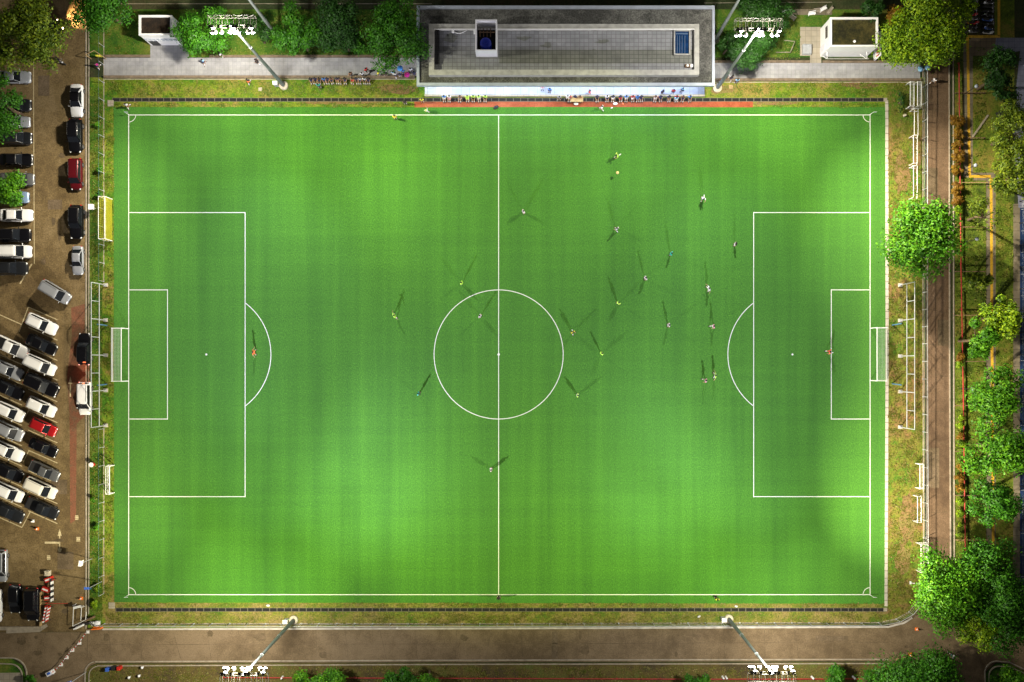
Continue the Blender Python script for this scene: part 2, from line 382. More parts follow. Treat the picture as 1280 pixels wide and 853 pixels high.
# strips of bare earth with uneven outlines
def patch(name,cx,cy,rx,ry,z,mat,seed,n=18):
    q=random.Random(seed); pts=[]
    for i in range(n):
        a=2*math.pi*i/n; k=q.uniform(.72,1.12); pts.append(W(cx+rx*k*math.cos(a),cy+ry*k*math.sin(a)))
    return sheet(name,pts,z,mat)
for i,(a,b,c,d) in enumerate([(497,112,26,7),(905,112,18,6),(1075,106,24,5),(430,128.5,60,2.6),(965,129.5,34,2.6),(1128,215,11,30),(1135,650,12,34),(1146,190,7,26),(1128,700,10,20),(1105,764,10,5)]):
    patch('bare_earth',a,b,c,d,Z3+.001*i*.2,M['bare'],i+3)
# the playing field
sheet('artificial_turf',P2(142,134,1106.5,134,1106.5,755,143,753),Z5,M['turf'])
mk=MB(); ZL=Z5+.005; lw=.10
def seg(x0,y0,x1,y1,wd=lw,dz=0): mk.ribbon([W(x0,y0),W(x1,y1)],wd,ZL+dz)
def arc(cx,cy,r,a0,a1,n=64,wd=lw,dz=.0):
    mk.ribbon([W(cx+r*math.cos(R(a0+(a1-a0)*i/n)),cy+r*math.sin(R(a0+(a1-a0)*i/n))) for i in range(n+1)],wd,ZL+dz)
L0,L1,T0,T1=161,1087.5,144,743.5; CX,CY=623.3,443.3
seg(L0-.7,T0,L1+.7,T0); seg(L0-.7,T1,L1+.7,T1); seg(L0,T0+.7,L0,T1-.7,lw,.0); seg(L1,T0+.7,L1,T1-.7)
seg(CX,T0+.7,CX,T1-.7); arc(CX,CY,80.7,0,360,96,lw,.003)
for sx,xx in ((1,L0),(-1,L1)):
    a=xx+sx*145.5-(0 if sx>0 else -1)*0; ya,yb=266,621
    seg(xx+sx*.8,ya,a,ya); seg(xx+sx*.8,yb,a,yb); seg(a,ya-.7,a,yb+.7,lw,.003)
    b=xx+sx*48.5; seg(xx+sx*.8,CY-80.7,b,CY-80.7); seg(xx+sx*.8,CY+80.7,b,CY+80.7); seg(b,CY-81.4,b,CY+81.4,lw,.003)
    th=math.degrees(math.acos((145.5-97)/80.7)); px=xx+sx*97
    if sx>0: arc(px,CY,80.7,-th+.7,th-.7)
    else: arc(px,CY,80.7,180-th+.7,180+th-.7)
    mk.prism([W(px+1.3*math.cos(R(t)),CY+1.3*math.sin(R(t))) for t in range(0,360,45)],ZL-.002,ZL+.002)
for cx,cy,a0 in ((L0,T0,0),(L1,T0,90),(L1,T1,180),(L0,T1,270)): arc(cx,cy,8.8,a0+4,a0+86,10,lw*.8)
mk.prism([W(CX+1.6*math.cos(R(t)),CY+1.6*math.sin(R(t))) for t in range(0,360,45)],ZL+.003,ZL+.006)
struct(mk.build('pitch_markings',M['line']))
# red strip on the touchline
sheet('red_running_strip',P2(518,125.5,925,125.5,926,124.5,941,125.5,941,134.5,700,134,518,134.5),Z4+.012,M['track'])
# pale kerb on the right of the turf
k=MB(); k.ribbon([W(1108.3,126),W(1108.8,450),W(1107.3,758)],.42,.01,.075); struct(k.build('pale_kerb',M['kerb_pale']))
# drainage channels with a pale bar every metre
def drain(py,x0,x1,label):
    m=MB(); (ax,y),(bx,_)=W(x0,py),W(x1,py); L=bx-ax
    t=thing('drainage_channel',label,'drain',(ax+bx)/2,y)
    m.box(-L/2,-.22,.02,L/2,.22,.045); m.build('channel_floor',M['black'],t)
    k=MB(); k.box(-L/2,.22,.02,L/2,.27,.07); k.box(-L/2,-.27,.02,L/2,-.22,.07)
    n=int(L/1.03)
    for i in range(n+1):
        x=-L/2+i*L/n; k.box(x-.05,-.219,.046,x+.05,.219,.068)
    k.build('grating',M['slat'],t)
drain(125,141,1106,'long black slatted drain between the grass verge and the top touchline')
drain(762.3,145,1106,'long black slatted drain between the grass verge and the bottom touchline')
def cover(px,py,s,label,mat='pad'):
    m=MB(); x,y=W(px,py); m.box(-s/2,-s/2,0,s/2,s/2,.09); m.box(-s*.36,-s*.36,.09,s*.36,s*.36,.11)
    tag(m.build('manhole_cover',M[mat],None,(x,y,.01)),label,'manhole cover')
cover(138.5,129.5,.85,'square beige drain cover at the top left end of the drain')
cover(140,757,.85,'square beige drain cover at the bottom left end of the drain')
cover(325.5,112,.5,'small square beige cover in the grass left of the floodlight base')
cover(1106.5,125,.5,'small pale block where the top drain meets the kerb')
cover(1106.5,762,.5,'small pale block where the bottom drain meets the kerb')
cover(913.5,109,.55,'square yellowish cover in the dry grass right of the pavilion','wood')
# top footpath
sheet('footpath',rect(130,72.5,523,95),Z4,M['path']); sheet('footpath',rect(888,79,1150,98.5),Z4,M['path'])
sheet('footpath',rect(188,56,236,72.5),Z4,M['path'])
sheet('paved_pad',rect(1000,34,1026.5,70),Z4,M['pad']); sheet('paved_pad',rect(1012.5,70,1026.5,79),Z4,M['pad'])
m=MB()
for a in ([(131,70.5),(188,70.5)],[(262,70.8),(523,70.8)],[(892,77.5),(1012,77.5)],[(1028,77.5),(1150,77.5)]):
    m.ribbon([W(*p) for p in a],.34,0,.16)
struct(m.build('path_kerb',M['kerb_brown']))
def lowwall(name,pts,wd,h,mat,label,cat='low wall'):
    m=MB(); m.ribbon([W(*p) for p in pts],wd,0,h); return tag(m.build(name,M[mat]),label,cat)
lowwall('sitting_ledge',[(131,97),(519,97)],.34,.42,'kerb_brown','long brown ledge along the lower edge of the left footpath')
lowwall('sitting_ledge',[(894,100.6),(1150,100.6)],.34,.42,'kerb_brown','long brown ledge along the lower edge of the right footpath')
m=MB(); m.ribbon([W(131,99.4),W(519,99.4)],.11,0,.05); m.ribbon([W(894,103.2),W(1150,103.2)],.11,0,.05); struct(m.build('verge_edging',M['kerb']))
# pavilion apron
sheet('pavilion_apron',rect(531,96,880.5,119.5),Z4+.004,M['apron'])
lowwall('apron_ledge',[(531,120.3),(880.5,120.3)],.26,.42,'pad','low pale ledge along the front of the pavilion apron where spectators sit')

# roads -----------------------------------------------------------
sheet('car_park',P2(-60,-60,109,-60,109,790,-60,790),Z3,M['lot'])
def curve(cx,cy,r,a0,a1,n=10): return [(cx+r*math.cos(R(a0+(a1-a0)*i/n)),cy+r*math.sin(R(a0+(a1-a0)*i/n))) for i in range(n+1)]
road=[(-60,790.5),(109,790.5),(109,785.5)]+[(1110,781),(1128,776),(1146,765),(1156,748),(1158,700),(1158,-60),(1187.5,-60),(1187.5,700)]+[(1196,725),(1215,745),(1340,770),(1340,855),(1300,850),(1262,830),(1245,828),(1232,840),(1230,900),(1160,900),(1140,880),(1110,826.5)]+[(118,829)]+curve(121,844,14,-90,-180)+[(107,900),(35,900),(33,850)]+curve(14,842,19,0,-90)+[(-60,823)]
sheet('perimeter_road',[W(*p) for p in road],Z2+.003,M['asphalt'])
sheet('side_road',P2(1158.5,-60,1187.5,-60,1187.5,705,1159,705),Z4,M['side_road'])
sheet('red_lane_wear_and_glow',P2(89,385,106,380,106,520,96,530,95,650,88,655,87,520,84,470,90,420),Z3+.005,M['red_lane_glow'])  # faded red lane, with red brake light put into its colour
def kerbline(pts,wd=.16,h=.12,mat='kerb'):
    m=MB(); m.ribbon([W(*p) for p in pts],wd,0,h); return struct(m.build('kerb',M[mat]))
kerbline([(108,-60),(108,700),(107.6,786)],.16); kerbline([(111.3,-60),(111.3,700),(111,768)],.13,.10)
kerbline([(1186,-60),(1186.8,450),(1188,700)]); kerbline([(1191,-60),(1192,450),(1192.6,700)],.14)
kerbline([(1110,824.2),(600,825.2),(118,827.2)]+curve(121,841.5,14.5,-98,-180)+[(106.3,900)],.15)
kerbline([(1114,829.4),(600,830.4),(122,832.4)]+curve(123,844.5,11.5,-98,-180)+[(110.6,900)],.13)
kerbline([(128,786.4),(600,785.6),(1110,783.6),(1130,778.5),(1140,772)],.24,.14,'kerb_white')
kerbline([(1234,900),(1231,850)]+curve(1246,842,15.5,-170,-80)+[(1262,828),(1300,846),(1340,850)],.16)
kerbline([(1238.5,900),(1236,850)]+curve(1248,845,12,-170,-80)+[(1262,833.5),(1300,851),(1340,855)],.14)
kerbline([(-60,822.6)]+curve(14,842,19.6,-90,0)+[(33.6,900)],.16); kerbline([(-60,827.6)]+curve(13,845,15,-90,0)+[(28.3,900)],.14)
kerbline([(-60,785.5),(52,785.5)],.5,.13,'kerb'); 
sheet('traffic_island',P2(-60,823,14,823,28,832,33,850,33,900,-60,900),Z2+.005,M['verge_green'])
sheet('island_slab',P2(-60,842,26,841,27,853,-60,853),Z4,M['pad'])
sheet('traffic_island',P2(1232,860,1232,842,1246,829,1262,830,1300,850,1340,853,1340,900,1232,900),Z2+.006,M['verge_green'])
sheet('bottom_verge',P2(108,835,122,830,1114,828,1160,900,108,900),Z1+.002,ground_mat('brown_bottom_verge',[(.06,.045,.02),(.10,.075,.02),(.09,.10,.02)],big=.1,small=.7,fine=5,seed=20,grain=.4))  # brown and olive grass colours, varied by noise
# right side strip: footpath, tactile strip, plaza and court
sheet('right_lawn',rect(1193,-60,1268,760),Z1+.003,ground_mat('mottled_lawn',[(.035,.06,.005),(.09,.14,.008),(.19,.16,.03)],big=.13,small=.7,fine=5,seed=31,grain=.45))
sheet('footpath',rect(1204,50,1216,222),Z2+.004,M['footpath']); sheet('footpath',rect(1216,216,1244,226),Z2+.004,M['footpath']); sheet('footpath',rect(1232.5,226,1244.5,700),Z2+.004,M['footpath'])
m=MB()
for a in ([(1248.5,-60),(1248.5,45)],[(1208.5,45.8),(1250,45.8)],[(1209.5,47.5),(1211.8,219.3)],[(1211,220.8),(1238.3,220.8)],[(1238.7,222.5),(1241.5,700)]):
    m.ribbon([W(*p) for p in a],.38,Z3+.004)
struct(m.build('tactile_strip',M['yellow']))
sheet('plaza',P2(1213,47.5,1245,47.5,1242,70,1213,70),Z2+.005,M['plazab'])
sheet('plaza',P2(1245,47.5,1340,47.5,1340,260,1273,260,1266,150,1275,64,1242,70),Z2+.006,M['plaza'])
sheet('motorcycle_park',rect(1200,-60,1243,44),Z2+.006,M['ground'])
sheet('blue_court',rect(1275,255,1400,760),Z2+.004,M['court'])
sheet('court_footway',rect(1266.5,255,1275,745),Z2+.004,M['footpath'])
m=MB()
for i in range(30): m.ribbon([W(1195,118+i*21.3),W(1240 if i%3 else 1232,118+i*21.3)],.05,Z1+.007)
# dark strips of the sports courts beyond the top edge
for x0,x1 in ((160,225),(232,300),(430,540),(700,790),(1040,1100)): sheet('far_court',rect(x0,-60,x1,11),Z2+.005,M['ground'])
m=MB(); m.ribbon([W(150,5),W(540,5)],.07,Z3+.004); m.ribbon([W(880,4),W(1040,3)],.07,Z3+.004)
struct(m.build('far_court_lines',M['kerb']))
# road paint: parking bays, arrows
m=MB(); sl=16/36
for y in (400,425.5,450.8,475.5,502.5,528.5,553.8,579,604.5,629.8,654.7):
    m.ribbon([W(71.8,y),W(35.5,y-16)],.13,Z4)
for y in (394,419,444,469,494.5,520,545.5,571,596.5,622,647.5):
    m.ribbon([W(27.6,y+12),W(-20,y-9)],.13,Z4)
m.ribbon([W(27.6,659.5),W(38.4,639)],.13,Z4+.003); m.ribbon([W(35.5,384),W(24,415)],.13,Z4+.003)
for y in (470,521,572,622): m.ribbon([W(36,y-8),W(29,y+6)],.12,Z4+.003)
m.ribbon([W(41.5,-60),W(42,90),W(43,330)],.10,Z4); m.ribbon([W(25,355),W(40,330)],.2,Z4+.003)
def arrow(x,y0,y1,up=True,both=False):
    s=-1 if up else 1
    m.ribbon([W(x,y0),W(x,y1)],.16,Z4+.001)
    m.sheet([W(x-2.6,y1),W(x+2.6,y1),W(x,y1+s*9)],Z4+.004)
    if both: m.sheet([W(x-2.6,y0),W(x+2.6,y0),W(x,y0-s*9)],Z4+.004)
arrow(74.7,686,670,True,True); m.ribbon([W(73.8,678.5),W(56,678.5)],.28,Z4+.002); arrow(88,496,480)
for x,y,a in ((98,674,5),(96,647,4),(61,697,4)): 
    m.ribbon([W(x-a/2,y-2),W(x+a/2,y-2)],.12,Z4); m.ribbon([W(x-a/2,y+2.5),W(x+a/2,y+2.5)],.12,Z4); m.ribbon([W(x,y-1),W(x,y+1.5)],.5,Z4)
struct(m.build('parking_markings',M['roadpaint']))
sheet('concrete_patch',P2(8,787,44,786,58,780,60,783,50,790,8,792),Z5,M['kerb'])

# repairs, stains and joints in the road surfaces
M['tar']=ground_mat('tar_repair',[(.08,.058,.033),(.115,.084,.05),(.15,.11,.07)],big=.2,small=1,fine=6,seed=41,grain=.3)
M['stain']=ground_mat('oil_stain',[(.08,.057,.03),(.11,.08,.044),(.14,.10,.06)],big=.3,small=1,fine=6,seed=42,grain=.3)
q=random.Random(5)
for i in range(26):
    if i<12: px,py=q.uniform(120,1100),q.uniform(790,820)
    elif i<20: px,py=q.uniform(48,84),q.uniform(60,340) if i%2 else q.uniform(670,770)
    else: px,py=q.uniform(20,100),q.uniform(792,818)
    patch('oil_stain',px,py,q.uniform(2,9),q.uniform(2,6),Z4+.0003*i,M['stain'],i+100,14)
for i,(a,b,c,d) in enumerate(((690,790,697,823),(1020,795,1060,801),(1160,210,1172,246),(1172,400,1186,432),(1161,560,1174,610),(48,95,62,120),(60,250,78,262),(72,690,92,712),(64,600,84,618))):
    sheet('tar_repair',rect(a,b,c,d),Z4+.009+.0002*i,M['tar'])
m=MB()
for x in range(135,1110,43): m.ribbon([W(x+q.uniform(-6,6),787.5),W(x+q.uniform(-6,6),823.5)],.05,Z5+.001*0)
for y in range(100,700,41): m.ribbon([W(1159.5,y+q.uniform(-8,8)),W(1185.5,y+q.uniform(-8,8))],.05,Z5)
m.ribbon([W(120,806),W(600,805),W(1110,803)],.06,Z5+.003); m.ribbon([W(109.7,790),W(109,822)],.06,Z5)
struct(m.build('road_joints',M['tar']))

# ------------------------------------------------------------------ pavilion
def wbox(mb,px0,py0,px1,py1,h,z0,z1,m=0):
    x0,y0=W(px0,py0,h); x1,y1=W(px1,py1,h); mb.box(x0,y0,z0,x1,y1,z1,m)
pav=thing('pavilion','long low flat-roofed pavilion with gravel roof and raised tiled terrace beside the pitch','building',*W(706,60))
ox,oy=pav.location.x,pav.location.y
def sub(mb): mb.v=[(v[0]-ox,v[1]-oy,v[2]) for v in mb.v]; return mb
HR=4.6
m=MB(); wbox(m,535,34,880,90,HR,0,HR-.3); sub(m).build('wall',M['offwhite'],pav)
m=MB(); wbox(m,521,8,893,108,HR,HR-.3,HR-.02); sub(m).build('roof_slab',M['bluegrey'],pav)
m=MB(); wbox(m,524.5,12,889.7,104.2,HR,HR-.019,HR+.02); gr=sub(m).build('gravel_roof',M['gravel'],pav)
m=MB()
for a in ((521,8,524.4,108),(889.8,8,893,108),(524.45,8,889.75,12),(524.45,104.3,889.75,108)): wbox(m,*a,HR,HR-.018,HR+.25)
sub(m).build('coping',M['bluegrey'],pav)
m=MB(); ZP=HR+.9
for a in ((536,30,542.5,94),(868,30,874,94),(542.55,30,867.95,36),(542.55,87.3,867.95,94)): wbox(m,*a,ZP,HR+.021,ZP)
sub(m).build('parapet',M['cream'],pav)
m=MB(); wbox(m,543,36.6,868,87,ZP,HR+.022,HR+.10); sub(m).build('terrace_floor',M['rooftile'],pav)
m=MB(); wbox(m,542.6,36.2,867.9,37.4,ZP,ZP+.003,ZP+.06); sub(m).build('handrail',M['white'],pav)
# dark ribs along the left end of the terrace
m=MB()
for x in (545.0,548.2): wbox(m,x,37.5,x+1.0,80,HR+.4,HR+.11,HR+.5)
sub(m).build('rib',M['darkmetal'],pav)
q=random.Random(9)
for i in range(9):
    m=MB(); cx,cy=q.uniform(560,830),q.uniform(42,82); pts=[W(cx+q.uniform(3,13)*math.cos(R(t*30)),cy+q.uniform(1.5,5)*math.sin(R(t*30)),HR+.1) for t in range(12)]
    m.sheet(pts,HR+.104+.0003*i); sub(m).build('roof_stain',M['roofstain_and_shade'],pav)
m=MB(); wbox(m,624,62.5,867.5,79.5,HR+.1,HR+.1005,HR+.1035); sub(m).build('painted_shade_strip',M['roofstain_and_shade'],pav)  # band of shade across the terrace, painted in as darker tiles
# stair box, open on top
ZS=HR+3.0
m=MB()
for a in ((594,24.5,595.5,63.4),(619.6,24.5,621.2,63.4),(595.55,24.5,619.55,26.2),(595.55,62.2,619.55,63.4)): wbox(m,*a,ZS,HR+.03,ZS)
sb=sub(m).build('stair_box',M['offwhite'],pav)
m=MB(); wbox(m,595.6,26.3,619.5,62.1,ZS,HR+.105,HR+.2); sub(m).build('tank_room_floor',M['black'],pav)
m=MB()
for i in range(4): wbox(m,599+i*4.4,31,600+i*4.4,42,ZS,ZS-1.4,ZS-1.3)
wbox(m,598,36,618,37,ZS,ZS-1.29,ZS-1.2); sub(m).build('pipework',M['brown'],pav)
tx,ty=W(607,53.6,HR+2.0); tk=MB(); tk.tube((0,0,0),(0,0,1.7),.78,.74,20); tk.sphere((0,0,1.7),.74,20,4,sc=(1,1,.3),zmin=0); tk.tube((0,0,1.85),(0,0,2.0),.22,.22,12)
wt=tk.build('water_tank',M['bluetank'],None,(tx,ty,HR+.2)); tag(wt,'round blue plastic water tank inside the open stair box on the pavilion roof','water tank')
# pool-blue lift pit with frame
pit=MB()
for a in ((842.6,37,844,68.6),(861.5,37,863,68.6),(844.05,37,861.45,38.6),(844.05,67.2,861.45,68.6)): wbox(pit,*a,HR+.6,HR+.105,HR+.6)
pf=sub(pit).build('skylight_frame',M['cream'],pav)
m=MB(); wbox(m,844.05,38.7,861.4,67.1,HR+.6,HR+.11,HR+.35); gl=sub(m).build('skylight_glass',M['blueglass'],pf)
m=MB()
for i,x in enumerate((846.5,849.5,852.5,856)): wbox(m,x,44,x+.8,66,HR+.6,HR+.36,HR+.42)
wbox(m,845,41,860,42.4,HR+.6,HR+.36,HR+.46); sub(m).build('skylight_bar',plain('blue_bar_paint',(.06,.11,.2)),pf)
x,y=W(862,82,HR+.5); m=MB(); m.box(-.6,-.22,0,.1,.22,.35); m.box(.14,-.2,0,.6,.2,.3,1); m.tube((-.25,0,.35),(-.25,0,.39),.17,.17,12,1)
tag(m.build('air_conditioner',[M['brown'],M['white']],None,(x,y,HR+.11)),'small brown and white machine in the lower right corner of the pavilion terrace','air conditioner')
m=MB(); pts=[W(567+i*2,39.5+2.4*math.sin(i*.45),HR+.2) for i in range(14)]
for a,b in zip(pts[:-1],pts[1:]): m.tube((*a,0),(*b,0),.05,.05,6)
c=pts[0]; m.box(c[0]-.25,c[1]-.2,-.05,c[0]+.1,c[1]+.15,.3); c=pts[-1]; m.box(c[0]-.1,c[1]-.5,-.05,c[0]+.2,c[1]+.3,.35)
o=m.build('hose',M['white'],None,(0,0,HR+.18)); tag(o,'thin white hose lying on the terrace left of the stair box','hose')
# strip lights under the front eave
mt=MB(); mt.box(-.6,-.06,-.08,.6,.06,-.02); lm=mt.mesh('eave_light',emit('eave_tube_glow',(.80,.88,1),10))
for i in range(9):
    px=552+i*39; x,y=W(px,101.5,HR-.3); 
    o=bpy.data.objects.new('eave_light',lm); scene.collection.objects.link(o); o.parent=pav; o.location=(x-ox,y-oy,HR-.3)
    ld=bpy.data.lights.new('eave_lamp','POINT'); ld.energy=420; ld.color=(.72,.82,1); ld.shadow_soft_size=.3
    lo=bpy.data.objects.new('eave_lamp',ld); scene.collection.objects.link(lo); lo.parent=pav; lo.location=(x-ox,y-oy-.1,HR-.6)

# huts ------------------------------------------------------------
def hut(x0,y0,x1,y1,h,label,roofm,wpar=3):
    (ax,ay),(bx,by)=W(x0,y0,h),W(x1,y1,h); cx,cy=(ax+bx)/2,(ay+by)/2; w2,d2=abs(bx-ax)/2,abs(by-ay)/2
    t=thing('utility_hut',label,'hut',cx,cy)
    m=MB(); m.box(-w2,-d2,0,w2,d2,h-.42); m.build('wall',M['white'],t)
    m=MB()
    m.box(-w2-.03,-d2-.03,h-.418,-w2+.22,d2+.03,h); m.box(w2-.22,-d2-.03,h-.418,w2+.03,d2+.03,h)
    m.box(-w2+.221,-d2-.03,h-.418,w2-.221,-d2+.2,h); m.box(-w2+.221,d2-.2,h-.418,w2-.221,d2+.03,h)
    m.build('roof_parapet',M['white'],t)
    m=MB(); m.box(-w2+.222,-d2+.201,h-.417,w2-.222,d2-.201,h-.30); m.build('roof',M[roofm],t)
    return t,w2,d2
t,w2,d2=hut(173.6,19.3,214.6,43.8,4.2,'small white hut with dark recessed flat roof left of the lamp tree','darkroof')
m=MB(); m.box(-w2+.1,-d2-.06,1.9,w2-.1,-d2-.002,2.7); wn=m.build('window',M['bluegrey'],t)
m=MB(); m.box(-w2+.1,-d2-.091,2.25,w2-.1,-d2-.062,2.33)
for i in range(1,8): x=-w2+i*2*w2/8; m.box(x-.03,-d2-.09,1.9,x+.03,-d2-.061,2.7)
m.build('frame',M['white'],wn)
m=MB(); m.box(-w2+.3,-d2-.05,0,-w2+1.5,-d2-.002,2.05); m.build('door',M['darkmetal'],t)
t,w2,d2=hut(1038,22,1097.5,58.2,4.4,'larger white hut with mossy recessed flat roof beside the yellow-green tree','mossroof')
m=MB(); m.box(-w2-.05,-.3,2.4,-w2-.002,1.3,3.2); m.build('window',M['glass'],t)
m=MB(); m.box(-w2-.05,-1.6,0,-w2-.002,-.7,2.1); m.build('door',M['offwhite'],t)
for s in (-.92,.78):
    m=MB(); m.tube((s*w2,-d2-.02,2.2),(s*w2,-d2-1.0,2.2),.05,.05,6); m.tube((s*w2,-d2-1.0,2.2),(s*w2-.6,-d2-.02,1.1),.04,.04,6); m.build('bracket',M['white'],t)
m=MB(); m.box(-w2,-d2-1.05,2.25,w2*.85,-d2-.97,2.32); m.build('awning_bar',M['cream'],t)
m=MB(); m.sphere((.1,-1.25,4.25),.2,10,5,zmin=0); m.build('roof_vent',M['white'],t)
sx,sy=W(1098,54,2.6); m=MB(); m.box(-.06,-1.7,0,.06,1.7,2.6,1); m.box(.061,-1.6,.9,.09,1.6,2.5); 
for i in range(7): m.box(-.061,-1.5+i*.44,1.1,-.075,-1.3+i*.44,2.3,2)
tag(m.build('notice_board',[M['offwhite'],M['white'],M['red']],None,(sx+.35,sy,0)),'narrow white and red notice board standing against the right hut','notice board')
x,y=W(1007.5,63); m=MB(); m.box(-.62,-.68,0,.62,.68,.55); m.box(-.55,.4,.55,-.2,.62,.8); m.box(.1,.4,.55,.5,.62,.75)
tag(m.build('equipment_box',M['steel'],None,(x,y,.02)),'grey steel equipment box on the beige paved pad','box')
m=MB(); 
for a,b in (((970,65.5),(988,65.5)),((988,65.5),(993.5,52)),((993.5,52),(980,50.5))): m.tube((*W(*a,.9),.9),(*W(*b,.9),.9),.05,.05,6); m.tube((*W(*a,0),0),(*W(*a,.9),.9),.05,.05,6)
tag(m.build('guard_rail',M['kerb'],None),'bent pale guard rail in the lawn under the right lamp rack','railing')
for i,(px,py,a) in enumerate(((981,17,.4),(989,23.5,-.6),(1014,18.5,.2),(1020,15,.1),(1028,13,.5),(1037,14,.9))):
    x,y=W(px,py); m=MB(); m.box(-.5,-.18,.42,.5,.18,.48); m.box(-.45,-.15,0,-.38,.15,.42); m.box(.38,-.15,0,.45,.15,.42); m.box(-.5,.19,.55,.5,.24,.8)
    o=m.build('park_bench',M['kerb' if i%2 else 'white'],None,(x,y,.02),a); tag(o,['pale bench at the left end of the top path','white bench tilted on the lawn below the top path','pale bench on the middle of the top path','white bench beside the middle of the top path','pale bench right of the middle of the top path','white bench at the right end of the top path'][i],'bench','benches on the top path')

# ------------------------------------------------------------------ floodlight masts
def look(o,frm,to):
    d=Vector(to)-Vector(frm); o.rotation_euler=d.to_track_quat('-Z','Y').to_euler()
def mast(px,py,face,label,lit=True):
    """face = -1 when the rack throws its light down the photograph (towards smaller y)"""
    y_px=py; x,y=W(px,py); t=thing('floodlight_mast',label,'floodlight',x,y,0,0,'floodlight masts round the pitch' if lit else 'unlit masts behind the pavilion')
    m=MB(); m.tube((0,0,0),(0,0,.35),.62,.6,16); m.tube((0,0,.35),(0,0,.42),.62,.5,16); m.build('concrete_base',M['conc'],t)
    m=MB(); m.tube((0,0,.42),(0,0,8),.27,.22,14); m.tube((0,0,8),(0,0,16),.22,.17,14); m.tube((0,0,16),(0,0,LAMP_H+.6),.17,.12,14)
    for z in (8,16): m.tube((0,0,z-.12),(0,0,z+.12),.25-.04*(z>10),.25-.04*(z>10),14)
    m.build('pole',M['poleg'],t)
    f=face; Lh=2.7
    m=MB()
    for zz in (LAMP_H-.5,LAMP_H+.45):
        for yy in (0,-f*1.15): m.tube((-Lh,yy,zz),(Lh,yy,zz),.04,.04,6)
        for i in range(9):
            xx=-Lh+i*Lh/4; m.tube((xx,0,zz),(xx,-f*1.15,zz),.035,.035,5)
    for i in range(5):
        xx=-Lh+i*Lh/2
        for yy in (0,-f*1.15): m.tube((xx,yy,LAMP_H-.5),(xx,yy,LAMP_H+.45),.04,.04,5)
        if i<4: m.tube((xx,-f*1.15,LAMP_H-.5),(xx+Lh/2,-f*1.15,LAMP_H+.45),.03,.03,5)
    m.build('lamp_rack',M['rack'],t)
    # lamps: two rows, domed fronts on the lower one
    hb=MB(); hb.tube((0,0,0),(0,-f*-.28,.16),.10,.24,10) ; hb.tube((0,f*.28,.16*0+.16),(0,f*.34,.19-.22),.26,.26,10)
    housing=MB(); housing.tube((0,-f*.05,.05),(0,f*.22,-.08),.12,.27,12); hm=housing.mesh('floodlight',M['rack'])
    ln=MB(); ln.sphere((0,f*.22,-.06),.225,14,9,sc=(1,.8,.8)); lnm=ln.mesh('lens',M['lens' if lit else 'leddead'])
    for r,zz in enumerate((LAMP_H-.35,LAMP_H+.5)):
        for i,xx in enumerate((-2.45,-2.05,-1.35,-.35,.25,.65,1.75,2.35)):
            h=bpy.data.objects.new('floodlight',hm); scene.collection.objects.link(h); h.parent=t; h.location=(xx,f*(.12+.22*(1-r)),zz+(.07 if i%2 else 0))
            if r and i%3!=1: continue
            g=bpy.data.objects.new('lens',lnm); scene.collection.objects.link(g); g.parent=h
    if lit:
        for (dx,tx,ty,pw,ang,bl,soft) in lit:
            ld=bpy.data.lights.new('floodlight_beam','SPOT'); ld.energy=pw*FLOOD; ld.spot_size=R(ang); ld.spot_blend=bl
            ld.color=(1,.88,.66) if pw in (BD,BD*2) else (1,.90,.70) if pw==BG else (.95,.96,.34) if abs(ty-y_px)<150 else (.96,.96,1.16); ld.shadow_soft_size=soft
            lo=bpy.data.objects.new('floodlight_beam',ld); scene.collection.objects.link(lo); lo.parent=t
            fr=(dx,f*1.15,LAMP_H-.3); lo.location=fr
            tw=W(tx,ty); look(lo,fr,(tw[0]-x,tw[1]-y,0))
        ld=bpy.data.lights.new('floodlight_spill','POINT'); ld.energy=SPILL; ld.color=(1,.96,.85); ld.shadow_soft_size=.7
        lo=bpy.data.objects.new('floodlight_spill',ld); scene.collection.objects.link(lo); lo.parent=t; lo.location=(0,f*1.25,LAMP_H-.1)
    # ladder and control box are parts or neighbours
    return t
SPILL=24000
# every floodlight's aim (offset in photo pixels from its mast, away from the centre / across), cone and power
AIMS=[
  [(20, -235, 70, 2824), (-80, -235, 66, 32057), (-230, -80, 58, 11116), (-240, -205, 64, 45142), (30, -70, 60, 38409), (80, -170, 60, 9041), (-150, -110, 50, 11955), (112, -235, 54, 2500)],
  [(20, -235, 70, 19033), (-95, -150, 52, 12476), (-240, -205, 64, 38112), (30, -70, 60, 32837), (180, -230, 66, 9606), (-150, -110, 50, 4546), (112, -235, 54, 2500), (250, 20, 46, 14000)],
  [(120, 60, 58, 25187), (20, -235, 70, 21130), (-80, -235, 66, 13568), (-95, -150, 52, 29619), (-190, 20, 56, 31268), (-230, -80, 58, 45717), (-240, -205, 64, 55357), (-60, 60, 56, 24351), (30, -70, 60, 38790), (120, 200, 50, 67081), (-200, 150, 46, 45657), (180, -230, 66, 14351), (-285, -240, 42, 14000), (-95, -150, 36, 17000)],
  [(20, -235, 70, 11077), (-80, -235, 66, 22414), (-95, -150, 52, 21216), (-190, 20, 56, 12302), (-230, -80, 58, 19355), (-240, -205, 64, 36694), (-60, 60, 56, 34836), (30, -70, 60, 45391), (120, 200, 50, 27055), (-200, 150, 46, 38734), (180, -230, 66, 6258), (80, -170, 60, 6817), (-150, -110, 50, 4460), (-285, -240, 42, 14000), (-95, -150, 36, 17000), (250, 20, 46, 14000)],
]
BD,BG=130000,46000
